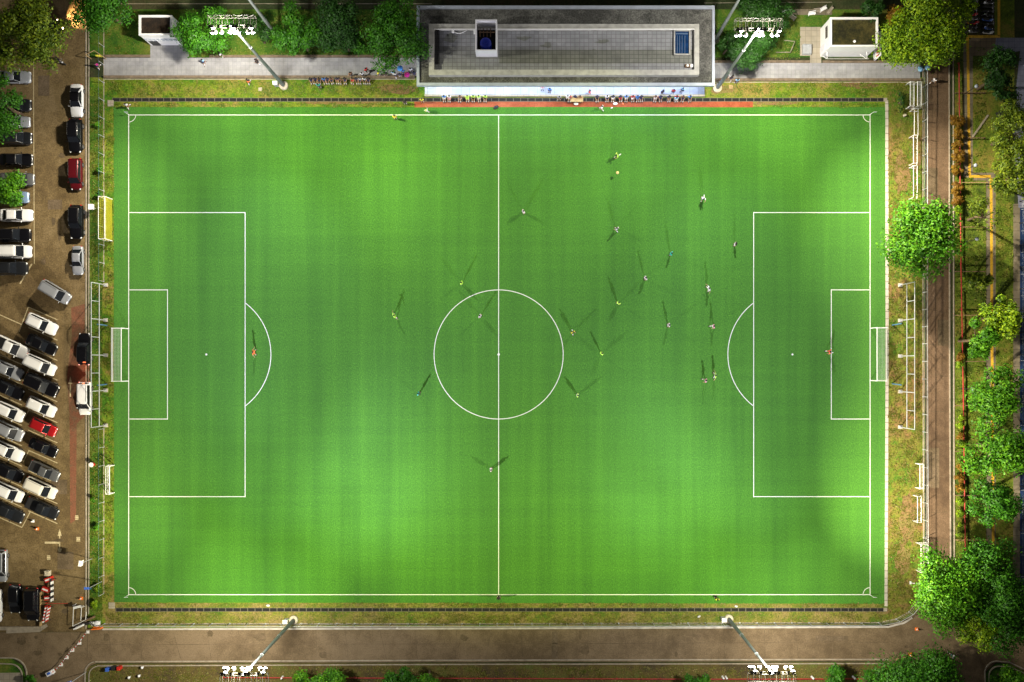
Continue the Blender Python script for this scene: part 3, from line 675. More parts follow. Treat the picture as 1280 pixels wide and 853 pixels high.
def beams(i,cx,cy,q,sy):
    """q=-1 left masts, +1 right masts; sy=+1 top masts (throw down the photograph), -1 bottom masts"""
    L=[(0,cx+q*ax,443+sy*ay,p,ang,1,.06) for ax,ay,ang,p in AIMS[i]]
    return L+[(q*2.6,cx+q*350,443-sy*70,BD*(2 if q>0 else 1),64,1,.5),(0,cx+q*170,cy-sy*70,BG,116,1,.8)]
mast(355,107.6,-1,'tall grey floodlight mast at the upper left, rack glowing above a dark tree',beams(0,355,107.6,-1,1))
mast(896.5,110.6,-1,'tall grey floodlight mast at the upper right beside the pavilion corner',beams(1,896.5,110.6,1,1))
mast(367.5,774.7,1,'tall grey floodlight mast at the lower left leaning over the bottom road',beams(2,367.5,774.7,-1,-1))
mast(910.6,773.4,1,'tall grey floodlight mast at the lower right leaning over the bottom road',beams(3,910.6,773.4,1,-1))
mast(351,51.5,1,'bare grey mast behind the upper left trees, its unlit head beyond the photo',None)
mast(894,50.5,1,'bare grey mast behind the pavilion right corner, its unlit head beyond the photo',None)
for px,py,l in ((346.5,107,'upper left'),(903,106,'upper right'),(359,774.7,'lower left'),(903,772.7,'lower right')):
    if l=='upper right': continue
    x,y=W(px,py); m=MB(); m.box(-.28,-.22,.1,.28,.22,1.2); m.box(-.33,-.27,1.2,.33,.27,1.27); m.box(-.2,-.225,.2,.2,-.25,1.1,1)
    tag(m.build('control_cabinet',[M['white'],M['steel']],None,(x,y,0)),'white control cabinet beside the base of the %s floodlight mast'%l,'cabinet')
# ------------------------------------------------------------------ fences
def fence(pts,hh,step,label,railmat='steel',postr=.045,wires=2,wr=.012,rail_r=.045,base=None,dark=False):
    P=[Vector((*W(*p),0)) for p in pts]; c=P[0].lerp(P[-1],.5)
    t=thing('perimeter_fence',label,'fence',c.x,c.y)
    rl=MB(); wi=MB(); n=0; k=MB(); k.tube((0,0,0),(0,0,hh),postr,postr,6); k.box(-.09,-.09,0,.09,.09,.06)
    pm=k.mesh('post',M[railmat])
    for a,b in zip(P[:-1],P[1:]):
        a=a-c;b=b-c; rl.tube(a+Vector((0,0,hh)),b+Vector((0,0,hh)),rail_r,rail_r,6)
        for q in range(wires): 
            z=hh*(q+1)/(wires+1); wi.tube(a+Vector((0,0,z)),b+Vector((0,0,z)),wr,wr,4)
        k=max(1,round((b-a).length/step))
        for i in range(k+1):
            if n and i==0: continue
            if n<99:
                o=bpy.data.objects.new('post',pm); scene.collection.objects.link(o); o.parent=t; o.location=a.lerp(b,i/k); n+=1
    rl.build('top_rail',M['bluepole' if dark else railmat],t); wi.build('wire',M['darkmetal' if dark else 'steel'],t)
    if base: 
        q=MB(); q.ribbon([((p-c).x,(p-c).y) for p in P],.13,0,base); q.build('footing',M['kerb'],t)
    return t
fence([(129.8,36),(129.8,352)],1.6,2.5,'upper left perimeter fence of grey posts between the car park and the turf',rail_r=.012,postr=.04,wires=1,wr=.006,base=.02,dark=True)
fence([(129.8,536),(129.8,742)],1.6,2.5,'lower left perimeter fence of grey posts between the car park and the turf',rail_r=.012,postr=.04,wires=1,wr=.006,base=.02,dark=True)
fence([(131,779.8),(600,779.8),(1098,778.5),(1120,774),(1136,765),(1147,752)],1.55,2.5,'long white-railed fence along the bottom road','steel',base=.05)
fence([(1153.6,88),(1153.6,430),(1154.6,738)],1.55,2.5,'long white-railed fence beside the right hand road','steel',rail_r=.04,base=.05)
# ball-stop frames behind the goals
def ballstop(bx,y0,y1,zl,zt,mir,label):
    x,yc=W(bx,(y0+y1)/2); t=thing('ball_stop_frame',label,'fence frame',x,yc); n=9
    (xa,ya),(xb,yb)=W(bx,y0),W(bx,y1); 
    po=MB(); po.tube((0,0,0),(0,0,zt),.075,.065,8); po.box(-.2,-.2,0,.2,.2,.22); pm=po.mesh('post',[M['steel']]);
    st=MB(); st.tube((0,0,zl),(0,0,zt),.055,.055,6); sm=st.mesh('strut',M['steel'])
    for i in range(n):
        o=bpy.data.objects.new('post' if i%2==0 else 'strut', pm if i%2==0 else sm); scene.collection.objects.link(o); o.parent=t; o.location=(0,(ya-yc)+(yb-ya)*i/(n-1),0)
    for z in (zl,zt):
        m=MB(); m.tube((0,ya-yc,z),(0,yb-yc,z),.065,.065,8); m.build('rail',M['steel'],t)
    m=MB()
    for i in range(5): m.box(-.3,(ya-yc)+(yb-ya)*i/4-.25,0,.3,(ya-yc)+(yb-ya)*i/4+.25,.16)
    m.build('footing',M['conc'],t)
ballstop(132.5,356.5,532,2.1,4.5,1,'tall grey ball-stop frame behind the left goal beside the car park')
ballstop(1125,356.5,534,2.4,5.0,-1,'tall grey ball-stop frame behind the right goal in the dry grass')

# ------------------------------------------------------------------ goals
def net_lines(mb,p00,p10,p11,p01,nu,nv,r,sag=0):
    p00,p10,p11,p01=[Vector(p) for p in (p00,p10,p11,p01)]
    def pt(u,v):
        p=p00.lerp(p10,u).lerp(p01.lerp(p11,u),v); p.z-=sag*math.sin(math.pi*u)*math.sin(math.pi*v); return p
    for i in range(nu+1):
        for j in range(nv): mb.tube(pt(i/nu,j/nv),pt(i/nu,(j+1)/nv),r,r,3,cap=False)
    for j in range(nv+1):
        for i in range(nu): mb.tube(pt(i/nu,j/nv),pt((i+1)/nu,j/nv),r,r,3,cap=False)
def goal(px,py,wd,ht,dt,db,face,label,postr=.06,netmat='net',frame_only=False,name='goal',dens=.22,nr=.013,full=False,rz=0,net=True,poles=False):
    """face=+1 opens towards +x (photo right)"""
    x,y=W(px,py); t=thing(name,label,'goal',x,y,0,rz); f=-face; h2=wd/2
    m=MB()
    for s in (-1,1): m.tube((0,s*h2,0),(0,s*h2,ht),postr,postr,8)
    m.build('goal_post',M['white'],t) if False else None
    for s in (-1,1):
        q=MB(); q.tube((0,s*h2,0),(0,s*h2,ht+postr),postr,postr,8); q.build('goal_post',M['white'],t)
    q=MB(); q.tube((0,-h2,ht),(0,h2,ht),postr,postr,8); q.build('crossbar',M['white'],t)
    q=MB(); rr=postr*.6
    for s in (-1,1):
        q.tube((0,s*h2,ht),(f*dt,s*h2,ht),rr,rr,6); q.tube((f*dt,s*h2,ht),(f*db,s*h2,.05),rr,rr,6)
        if full: q.tube((0,s*h2,.06),(f*db,s*h2,.06),rr,rr,6)
        if not full: q.build('side_frame',M['white'],t); q=MB()
    if full: q.tube((f*db,-h2,.06),(f*db,h2,.06),rr,rr,6); q.tube((f*dt,-h2,ht),(f*dt,h2,ht),rr,rr,6); q.build('frame',M['white'],t)
    if net:
        q=MB(); nu=int(wd/dens); bow=0
        net_lines(q,(0,-h2,ht),(0,h2,ht),(f*dt,h2,ht),(f*dt,-h2,ht),nu,max(2,int(dt/dens)),nr,.12)
        net_lines(q,(f*dt,-h2,ht),(f*dt,h2,ht),(f*db,h2,.05),(f*db,-h2,.05),nu,max(2,int(ht/dens)),nr)
        for s in (-1,1): net_lines(q,(0,s*h2,ht),(f*dt,s*h2,ht),(f*db,s*h2,.05),(0,s*h2,.05),max(2,int(dt/dens)),max(2,int(ht/dens)),nr)
        q.build('net',M[netmat],t)
    if poles:
        for s in (-1,1):
            q=MB(); q.tube((f*3.05,s*(h2+.45),0),(f*3.75,s*(h2+.6),1.6),.09,.09,8); q.build('net_support',M['bluepole'],t)
    return t
goal(160.8,443.8,7.4,2.44,1.4,2.2,1,'full size white football goal with grey net at the left end of the pitch',dens=.18,nr=.010,poles=True)
goal(1088.3,443.2,7.4,2.44,1.4,2.2,-1,'full size white football goal with grey net at the right end of the pitch',dens=.18,nr=.010,poles=True)
yg=goal(140.4,275.4,5.9,2.35,.9,.9,1,'white framed goal hung with bright yellow net left of the turf',.05,'netyellow',dens=.3,nr=.012,full=True)
q=MB(); net_lines(q,(-.02,-2.9,2.3),(-.02,2.9,2.3),(-.02,2.9,.05),(-.02,-2.9,.05),40,16,.017); q.build('front_net',M['netyellow'],yg)
goal(143,598.8,3.9,1.6,.5,.9,1,'small white goal standing left of the turf below the ball-stop frame',.07,full=True,net=False)
SG='small goals by the right hand fence'
for px,py,wd,f,lab,nn in ((1132,121.5,3.4,1,'outer of the two small white goals nested beside the upper right fence',True),
    (1141,121.5,3.4,1,'inner of the two small white goals nested beside the upper right fence',True),
    (1137,156,3.7,1,'small white goal just below the nested pair in the upper right grass',False),
    (1136,190,3.9,1,'small white goal midway between the nested pair and the big round tree',False),
    (1136,230,4.4,1,'yellowed small goal directly above the big round tree by the fence',False),
    (1144,594.5,3.4,1,'small white goal pushed against the right fence, upper of the lower three',True),
    (1141,635,3.6,1,'small white goal near the right fence, middle of the lower three',False)):
    o=goal(px,py,wd,1.6,.55,1.1,-f,lab,.045,full=True,net=nn,dens=.2,nr=.012); o['group']=SG
o=goal(1145,695.5,3.9,1.7,1.0,1.5,-1,'boxy small white goal with net beside the huge lower right tree',.045,full=True,dens=.2,nr=.012); o['group']=SG
m=MB(); m.tube((-1.4,.25,.07),(.6,.05,.07),.07,.07,6); m.tube((.6,.05,.07),(1.5,-.4,.07),.07,.07,6); m.box(-1.5,.1,0,-1.3,.5,.2)
tag(m.build('fallen_bar',M['white'],None,(*W(1150,731),0)),'white bent bar lying in the grass at the edge of the lower right tree','metal bar')
# corner flags
for px,py,l in ((161,143.5,'top left'),(1087.5,143.5,'top right'),(161,743.8,'bottom left'),(1087.5,743.8,'bottom right')):
    x,y=W(px,py); a=math.atan2(y-cam.location.y,x-cam.location.x); t=thing('corner_flag','corner flag on a white pole at the %s corner of the pitch'%l,'corner flag',x,y,ZL,0,'corner flags')
    m=MB(); m.tube((0,0,0),(0,0,1.5),.035,.03,6); m.build('pole',M['white'],t)
    m=MB(); m.box(0,-.012,1.12,.42,.012,1.48); m.build('flag',M['offwhite'],t)

# ------------------------------------------------------------------ cars
PAINT={}
def paint(k):
    c={'white':(.72,.73,.75),'black':(.004,.004,.006),'silver':(.34,.36,.40),'maroon':(.09,.004,.008),'red':(.42,.010,.014),'grey':(.12,.125,.135),'blue':(.22,.32,.50),'dark':(.016,.018,.022),'cream':(.66,.64,.58)}[k]
    if k not in PAINT: PAINT[k]=plain(k+'_car_paint',c,.28,.0 if k in('white','cream') else .35,.4,coat=.3)
    return PAINT[k]
def loft(mb,st,m=0,smooth=True,capend=True):
    """st: list of (x, halfwidth, z0, z1)"""
    def ring(x,hw,z0,z1):
        zm=z0+(z1-z0)*.55
        return [(x,-hw*.90,z0),(x,-hw,z0+(z1-z0)*.25),(x,-hw,zm),(x,-hw*.95,z1-(z1-z0)*.12),(x,-hw*.80,z1-.01),(x,-hw*.4,z1+.015),(x,hw*.4,z1+.015),(x,hw*.80,z1-.01),(x,hw*.95,z1-(z1-z0)*.12),(x,hw,zm),(x,hw,z0+(z1-z0)*.25),(x,hw*.90,z0)]
    vs=[];n=12
    for a in st: vs+=ring(*a)
    fs=[]
    for i in range(len(st)-1):
        for j in range(n): fs.append((i*n+j,i*n+(j+1)%n,(i+1)*n+(j+1)%n,(i+1)*n+j))
    mb.add(vs,[f[::-1] for f in fs],m,smooth)
    mb.add(vs[:n],[tuple(range(n))],m); mb.add(vs[-n:],[tuple(range(n))[::-1]],m)
SPEC={ # L, half width, belt z, roof z, hull stations, glasshouse (rear base x, rear top x, front top x, front base x), half widths base/top
 'sedan':dict(L=4.6,hw=.89,roof=1.44,st=[(-2.3,.62,.40,.80),(-2.2,.80,.30,.93),(-1.9,.87,.24,.97),(-1.0,.89,.2,.96),(.2,.89,.2,.95),(1.0,.88,.2,.94),(1.7,.86,.22,.86),(2.1,.80,.26,.76),(2.26,.66,.33,.66),(2.31,.48,.40,.58)],g=(-1.75,-1.05,.25,.98),belt=.93,wb=.78,wt=.60),
 'hatch':dict(L=4.2,hw=.87,roof=1.52,st=[(-2.1,.70,.35,.85),(-2.03,.83,.28,.96),(-1.6,.87,.22,.98),(0,.87,.2,.97),(.9,.87,.2,.95),(1.6,.85,.22,.88),(1.95,.78,.27,.78),(2.1,.64,.35,.66),(2.13,.5,.4,.6)],g=(-2.0,-1.65,.35,1.10),belt=.95,wb=.78,wt=.63),
 'van':dict(L=4.75,hw=.92,roof=1.80,st=[(-2.37,.78,.35,.95),(-2.32,.88,.28,1.04),(-1.8,.92,.22,1.05),(0,.92,.2,1.03),(1.2,.91,.2,1.0),(1.85,.88,.22,.92),(2.2,.80,.27,.80),(2.34,.66,.35,.68),(2.37,.5,.42,.62)],g=(-2.28,-2.1,.72,1.45),belt=1.02,wb=.84,wt=.72),
 'suv':dict(L=4.7,hw=.94,roof=1.78,st=[(-2.35,.74,.42,.98),(-2.28,.88,.34,1.08),(-1.7,.93,.3,1.1),(0,.94,.28,1.08),(1.0,.93,.28,1.07),(1.75,.91,.3,1.02),(2.15,.85,.34,.92),(2.32,.72,.42,.8),(2.36,.55,.5,.7)],g=(-2.15,-1.85,.30,.95),belt=1.06,wb=.85,wt=.70),
 'pickup':dict(L=5.1,hw=.93,roof=1.76,st=[(-2.55,.84,.45,1.0),(-2.5,.90,.4,1.06),(-1.7,.93,.34,1.08),(-.2,.93,.32,1.08),(1.0,.93,.32,1.07),(1.9,.91,.34,1.0),(2.35,.84,.38,.9),(2.5,.70,.45,.78),(2.54,.55,.52,.7)],g=(-.75,-.60,.55,1.25),belt=1.06,wb=.84,wt=.70),
}
CARP={}
def car_proto(kind,roofdark=False,bed='dark',glow=False):
    key=(kind,roofdark,bed,glow)
    if key in CARP: return CARP[key]
    s=SPEC[kind]; L=s['L']; parts=[]
    st=[(a,b*1.0,c,d) for a,b,c,d in s['st']]
    # densify for smooth shape
    dd=[]
    for a,b in zip(st[:-1],st[1:]):
        dd+= [a, tuple((p+q)/2 for p,q in zip(a,b))]
    dd.append(st[-1])
    m=MB(); loft(m,dd)
    # body shell in the car paint
    parts.append(('body',m.mesh('body',paint('white')),True,[]))
    xr,xrt,xft,xf=s['g']; b=s['belt'];zr=s['roof'];wb,wt=s['wb'],s['wt']
    e=.03
    def quad(name,pts,mat):
        q=MB(); c=sum((Vector(p) for p in pts),Vector())/4; nrm=(Vector(pts[1])-Vector(pts[0])).cross(Vector(pts[2])-Vector(pts[0])).normalized()*.03
        A=[Vector(p) for p in pts]; B=[p-nrm for p in A]
        q.add(A+B,[(0,1,2,3),(7,6,5,4),(0,4,5,1),(1,5,6,2),(2,6,7,3),(3,7,4,0)]); return q.mesh(name,mat)
    # cabin shell (pillars) just inside the glass
    q=MB(); vs=[(xr+.05,-wb+.02,b-.1),(xf-.03,-wb+.02,b-.1),(xf-.03,wb-.02,b-.1),(xr+.05,wb-.02,b-.1),(xrt+.03,-wt+.01,zr-.03),(xft-.03,-wt+.01,zr-.03),(xft-.03,wt-.01,zr-.03),(xrt+.03,wt-.01,zr-.03)]
    q.add(vs,[(0,3,2,1),(4,5,6,7),(0,1,5,4),(1,2,6,5),(2,3,7,6),(3,0,4,7)]); parts.append(('pillar',q.mesh('pillar',paint('white')),True,[]))
    k=.07
    def lerp(a,b,t): return a+(b-a)*t
    # windscreen / rear window / side windows slightly proud of shell
    parts.append(('windscreen',quad('windscreen',[(xf+.02,-wb+k,b-.01),(xf+.02,wb-k,b-.01),(xft+.02,wt-.04,zr-.04),(xft+.02,-wt+.04,zr-.04)],M['glass']),False,[]))
    parts.append(('rear_window',quad('rear_window',[(xr-.0,wb-k,b+.03),(xr-.0,-wb+k,b+.03),(xrt-.01,-wt+.06,zr-.05),(xrt-.01,wt-.06,zr-.05)],M['glass']),False,[]))
    for sgn in (-1,1):
        pts=[(xr+.35,sgn*(wb+.012),b),(xf-.22,sgn*(wb+.012),b),(xft-.08,sgn*(wt+.025),zr-.07),(xrt+.15,sgn*(wt+.025),zr-.07)]
        if sgn>0: pts=pts[::-1]
        parts.append(('side_window',quad('side_window',pts,M['glass']),False,[]))
    # roof panel with rounded corners
    q=MB(); pl=[]
    for cx,cy,a0 in ((xft-.16,wt-.16,0),(xrt+.16,wt-.16,90),(xrt+.16,-wt+.16,180),(xft-.16,-wt+.16,270)):
        for a in (0,30,60,90): pl.append((cx+.2*math.cos(R(a0+a)),cy+.2*math.sin(R(a0+a))))
    n=len(pl); mid=((xft+xrt)/2,0)
    v0=[(x,y,zr-.05) for x,y in pl]; v1=[(mid[0]+(x-mid[0])*.97,y*.93,zr+.0) for x,y in pl]; v2=[(mid[0]+(x-mid[0])*.7,y*.6,zr+.035) for x,y in pl]
    q.add(v0+v1+v2,[(i,(i+1)%n,n+(i+1)%n,n+i) for i in range(n)]+[(n+i,n+(i+1)%n,2*n+(i+1)%n,2*n+i) for i in range(n)]+[tuple(range(2*n,3*n))],0,True)
    parts.append(('roof',q.mesh('roof',paint('white')),'roof',[]))
    if kind in('suv','van'):
        q=MB()
        for sg in (-1,1): q.tube((xrt+.2,sg*(wt-.06),zr+.07),(xft-.3,sg*(wt-.06),zr+.07),.022,.022,5); q.tube((xrt+.2,sg*(wt-.06),zr),(xrt+.2,sg*(wt-.06),zr+.07),.02,.02,5); q.tube((xft-.3,sg*(wt-.06),zr),(xft-.3,sg*(wt-.06),zr+.07),.02,.02,5)
        parts.append(('roof_rail',q.mesh('roof_rail',M['darkmetal']),False,[]))
    if kind=='pickup':
        q=MB(); q.box(-2.42,-.78,1.09,-.82,.78,1.125); parts.append(('bed_cover',q.mesh('bed_cover',M['darkmetal']),False,[]))
        q=MB()
        for a in ((-2.5,.785,-.8,.86),(-2.5,-.86,-.8,-.785)): q.box(a[0],a[1],1.05,a[2],a[3],1.16)
        q.box(-2.52,-.78,1.05,-2.43,.78,1.16); parts.append(('bed_side',q.mesh('bed_side',paint('white')),True,[]))
    hw=s['hw']; wx=L*.305; wr=.33 if kind in('sedan','hatch') else .37
    q=MB(); q.tube((0,-.11,0),(0,.11,0),wr,wr,18); ty=q.mesh('tyre',M['tyre']); q=MB(); q.tube((0,-.115,0),(0,.115,0),wr*.62,wr*.62,12); ri=q.mesh('rim',M['rim'])
    for sx in (-1,1):
        for sy in (-1,1): parts.append(('wheel',ty,(sx*wx,sy*(hw-.10),wr),[('rim',ri)]))
    q=MB(); q.sphere((0,0,0),.17,8,5,sc=(1.2,.9,.42)); hm=q.mesh('headlight',M['headglow'] if glow=='head' else M['headlight'])
    fx=dd[-4][0]-.06; fy=dd[-4][1]-.12; fz=dd[-4][3]-.06
    for sy in (-1,1): parts.append(('headlight',hm,(fx,sy*fy,fz),[]))
    q=MB(); q.sphere((0,0,0),.15,8,5,sc=(.7,1,.8)); tm=q.mesh('tail_light',M['tailglow'] if glow=='tail' else M['taillight'])
    for sy in (-1,1): parts.append(('tail_light',tm,(dd[1][0]+.02,sy*(dd[1][1]-.1),dd[1][3]-.10),[]))
    q=MB(); q.sphere((0,0,0),.12,8,5,sc=(.6,1.15,.7)); mm=q.mesh('wing_mirror',paint('white'))
    for sy in (-1,1): parts.append(('wing_mirror',mm,('c',xf-.12,sy*(hw+.07),b+.06),[]))
    q=MB(); q.box(dd[-1][0]-.02,-.35,.45,dd[-1][0]+.015,.35,.60); parts.append(('grille',q.mesh('grille',M['darkmetal']),False,[]))
    CARP[key]=parts; return parts
def car(px,py,ang,kind,col,label,group,roofdark=False,glow=False,scale=1.0,z=Z3,bed='dark'):
    """ang in photo degrees: 0 = nose to the right, 90 = nose down the photo"""
    x,y=W(px,py,.9); t=thing('parked_car',label,{'pickup':'pickup truck','van':'minivan','suv':'SUV'}.get(kind,'car'),x,y,z,R(-ang),group); t.scale=(scale,)*3
    for nm,me,mode,subs in car_proto(kind,roofdark,bed,glow):
        o=bpy.data.objects.new(nm,me); scene.collection.objects.link(o); o.parent=t
        rc=False
        if mode is True: rc=True
        elif mode=='roof': rc=True
        elif isinstance(mode,tuple):
            if mode[0]=='c': rc=True; o.location=mode[1:]
            else: o.location=mode
        if rc:
            o.material_slots[0].link='OBJECT'; o.material_slots[0].material=paint('black') if (mode=='roof' and roofdark) else paint(col)
        for sn,sm in subs:
            s=bpy.data.objects.new(sn,sm); scene.collection.objects.link(s); s.parent=o
    return t
GC='cars parked along the right kerb of the car park lane'
car(95,125.5,90,'sedan','white','white saloon with black roof, topmost in the kerbside line by the grass',GC,True)
car(93.5,170,90,'suv','black','black car between the white saloon and the maroon car at the kerb',GC)
car(94,217.5,90,'van','maroon','maroon minivan parked at the kerb below two other cars',GC,scale=.92)
car(95,277.5,90,'suv','black','black SUV at the kerb level with the yellow-netted goal',GC,scale=1.0)
car(96,325.5,90,'sedan','silver','silver saloon at the kerb just above the tall ball-stop frame',GC,scale=.88)
car(68.5,365.5,31,'van','silver','silver minivan standing askew alone in the lane above the angled bays','cars waiting in the car park lane',scale=.95)
car(105,436.5,-90,'suv','black','black SUV stopped against the left ball-stop frame',GC,glow='tail',scale=.95)
car(105.5,498.5,90,'van','white','white minivan with red lights stopped against the left ball-stop frame',GC,glow='tail',scale=.97)
GA='cars in the angled bays, right hand row'
A=25
for (px,py,k,c,l,sc) in [(51.7,405.5,'suv','white','white SUV at the top end of the right angled row',.95),
  (51.0,431,'sedan','black','black saloon second from the top of the right angled row',.97),
  (49.6,456.5,'van','white','white minivan third from the top of the right angled row',.95),
  (51.7,481.5,'suv','black','long black SUV fourth from the top of the right angled row',1.05),
  (50.7,509,'hatch','white','white hatchback directly above the bright red car in the angled row',1.0),
  (53.0,534.3,'hatch','red','bright red hatchback in the right angled row, the only red one',.92),
  (52.8,560,'sedan','black','black saloon directly below the bright red car in the angled row',.90),
  (55.0,589.6,'pickup','grey','dark grey double-cab pickup third from the bottom of the right angled row',.86),
  (50.2,610.6,'van','cream','cream white minivan second from the bottom of the right angled row',.96),
  (52.3,636,'pickup','dark','charcoal pickup with dark bed at the bottom end of the right angled row',.92)]:
    car(px,py,A,k,c,l,GA,scale=sc)
GB='cars in the angled bays, left hand row'
for (px,py,k,c,l,sc) in [(13.2,434,'pickup','white','white pickup at the top end of the left angled row',1.0),
  (8.5,462.5,'sedan','silver','silver saloon second from the top of the left angled row',.97),
  (9,486.7,'sedan','black','black saloon third from the top of the left angled row',.97),
  (11,515,'hatch','white','white hatchback fourth from the top of the left angled row',1.0),
  (9,538.5,'van','silver','silver minivan fifth from the top of the left angled row',.95),
  (9,564,'suv','white','white SUV in the left angled row beside the black saloon under the red car',.95),
  (9.5,590.5,'hatch','black','black hatchback third from the bottom of the left angled row',1.0),
  (9,615,'van','white','white minivan second from the bottom of the left angled row',.95),
  (9,640.5,'sedan','dark','charcoal saloon at the bottom end of the left angled row',1.0)]:
    car(px,py,A,k,c,l,GB,scale=sc)
GD='cars parked nose out along the far left edge'
for (px,py,k,c,l,sc) in [(17,96,'sedan','silver','silver car mostly hidden under the dark tree, topmost at the far left edge',1.0),
  (19,131,'hatch','dark','dark hatchback poking out from the dark tree at the left edge, uppermost nose',1.0),
  (18,152,'sedan','silver','silver saloon whose nose shows below the dark hatchback under the dark tree',.9),
  (20,172.5,'hatch','dark','dark grey hatchback at the lower end of the dark tree on the left edge',1.0),
  (19.5,199.5,'sedan','black','long black saloon between the dark tree and the small bright tree',1.0),
  (22,224,'van','grey','grey minivan partly under the small bright tree at the left edge',.95),
  (17,246.5,'hatch','blue','light blue hatchback half covered by the small bright tree',.95),
  (19.5,269,'sedan','white','white saloon just below the small bright tree at the left edge',1.0),
  (17,294,'suv','black','black SUV between the white saloon and the white minivan at the left edge',1.0),
  (17,314.5,'van','white','long white minivan second from the bottom of the nose-out row',1.02),
  (13,335.5,'suv','dark','dark SUV at the bottom of the nose-out row at the left edge',1.0)]:
    car(px,py,0,k,c,l,GD,scale=sc)
car(58,41,-33,'suv','dark','dark car with glowing headlights emerging from under the big olive tree','cars waiting in the car park lane',glow='head')
GE='cars standing beside the striped barriers'
car(0,708,90,'van','silver','pale silver van cut by the left edge of the photo above two black cars',GE,scale=.95)
car(18,749,90,'hatch','black','black hatchback standing left of another black car near the barriers',GE,scale=.95)
car(40,756,90,'van','black','black minivan standing right beside the red and white barriers',GE,scale=.98)
car(-7,758,90,'sedan','white','white car cut by the left edge of the photo beside the black hatchback',GE)
for px,py in ((105,459),(105,478)):
    hx,hy=W(px,py,.6); ld=bpy.data.lights.new('brake_glow','POINT'); ld.energy=22; ld.color=(1,.16,.05); ld.shadow_soft_size=.2
    lo=bpy.data.objects.new('brake_glow',ld); scene.collection.objects.link(lo); lo.location=(hx,hy,.8)
# headlight beams of the car under the olive tree
for dy in (-.6,.6):
    hx,hy=W(79+dy*5,27.5+dy*8,.7); ld=bpy.data.lights.new('headlight_beam','SPOT'); ld.energy=5000; ld.color=(1,.62,.28); ld.spot_size=R(80); ld.spot_blend=1; ld.shadow_soft_size=.08
    lo=bpy.data.objects.new('headlight_beam',ld); scene.collection.objects.link(lo); lo.location=(hx,hy,.75); look(lo,(hx,hy,.75),(hx+3,hy+1.6,0))

# ------------------------------------------------------------------ motorbikes
def bike_parts():
    out=[]
    q=MB(); q.tube((0,-.06,0),(0,.06,0),.29,.29,14); wm=q.mesh('wheel',M['tyre']); out+= [('wheel',wm,(-.62,0,.29)),('wheel',wm,(.64,0,.29))]
    q=MB(); loft(q,[(-.8,.06,.55,.7),(-.5,.13,.42,.74),(-.1,.13,.35,.66),(.15,.14,.3,.5),(.35,.17,.35,.7),(.5,.16,.5,.95),(.62,.08,.6,.98)]); out.append(('body',q.mesh('body',M['darkmetal']),None))
    q=MB(); q.box(-.72,-.13,.74,.08,.13,.83); out.append(('seat',q.mesh('seat',M['tyre']),(0,0,0)))
    q=MB(); q.tube((.42,-.33,1.0),(.42,.33,1.0),.022,.022,6); q.tube((.45,0,.9),(.66,0,.29),.03,.03,6); q.sphere((.33,-.36,1.1),.06,6,4); q.sphere((.33,.36,1.1),.06,6,4); out.append(('handlebar',q.mesh('handlebar',M['rim']),(0,0,0)))
    q=MB(); q.sphere((.6,0,.88),.09,8,5); out.append(('headlight',q.mesh('headlight',M['headlight']),(0,0,0)))
    return out
BP=bike_parts()
BC={'white':plain('white_bike_plastic',(.6,.6,.6),.35),'red':plain('red_bike_plastic',(.4,.02,.02),.35),'black':plain('black_bike_plastic',(.015,.015,.015),.35),'blue':plain('blue_bike_plastic',(.05,.12,.4),.35),'grey':plain('grey_bike_plastic',(.2,.2,.2),.35)}
ORD=['first','second','third','fourth','fifth','sixth','seventh','eighth','ninth','tenth','eleventh','twelfth','thirteenth','fourteenth','fifteenth','sixteenth','seventeenth','eighteenth','nineteenth','twentieth']
def bike(px,py,ang,col,label,group=None):
    x,y=W(px,py,.5); t=thing('motorbike',label,'motorbike',x,y,.02,R(-ang),group)
    for nm,me,loc in BP:
        o=bpy.data.objects.new(nm,me); scene.collection.objects.link(o); o.parent=t
        if loc is None: o.material_slots[0].link='OBJECT'; o.material_slots[0].material=BC[col]
        else: o.location=loc
for c,(px,cl) in enumerate(((1216,'left'),(1235,'right'))):
    for i in range(10):
        bike(px+rnd.uniform(-1.5,1.5),-8+i*5.3+c*1.5,rnd.uniform(-12,12)+(180 if (i+c)%3==0 else 0),rnd.choice(['white','red','black','black','grey','blue','white']),'%s motorbike from the top in the %s column of the upper right motorcycle park'%(ORD[i],cl),'motorbikes in the upper right motorcycle park')
bike(75,76,35,'grey','motorbike standing at the lower edge of the big olive tree')
bike(113,779,-8,'white','motorbike parked at the gate where the barrier tape begins')

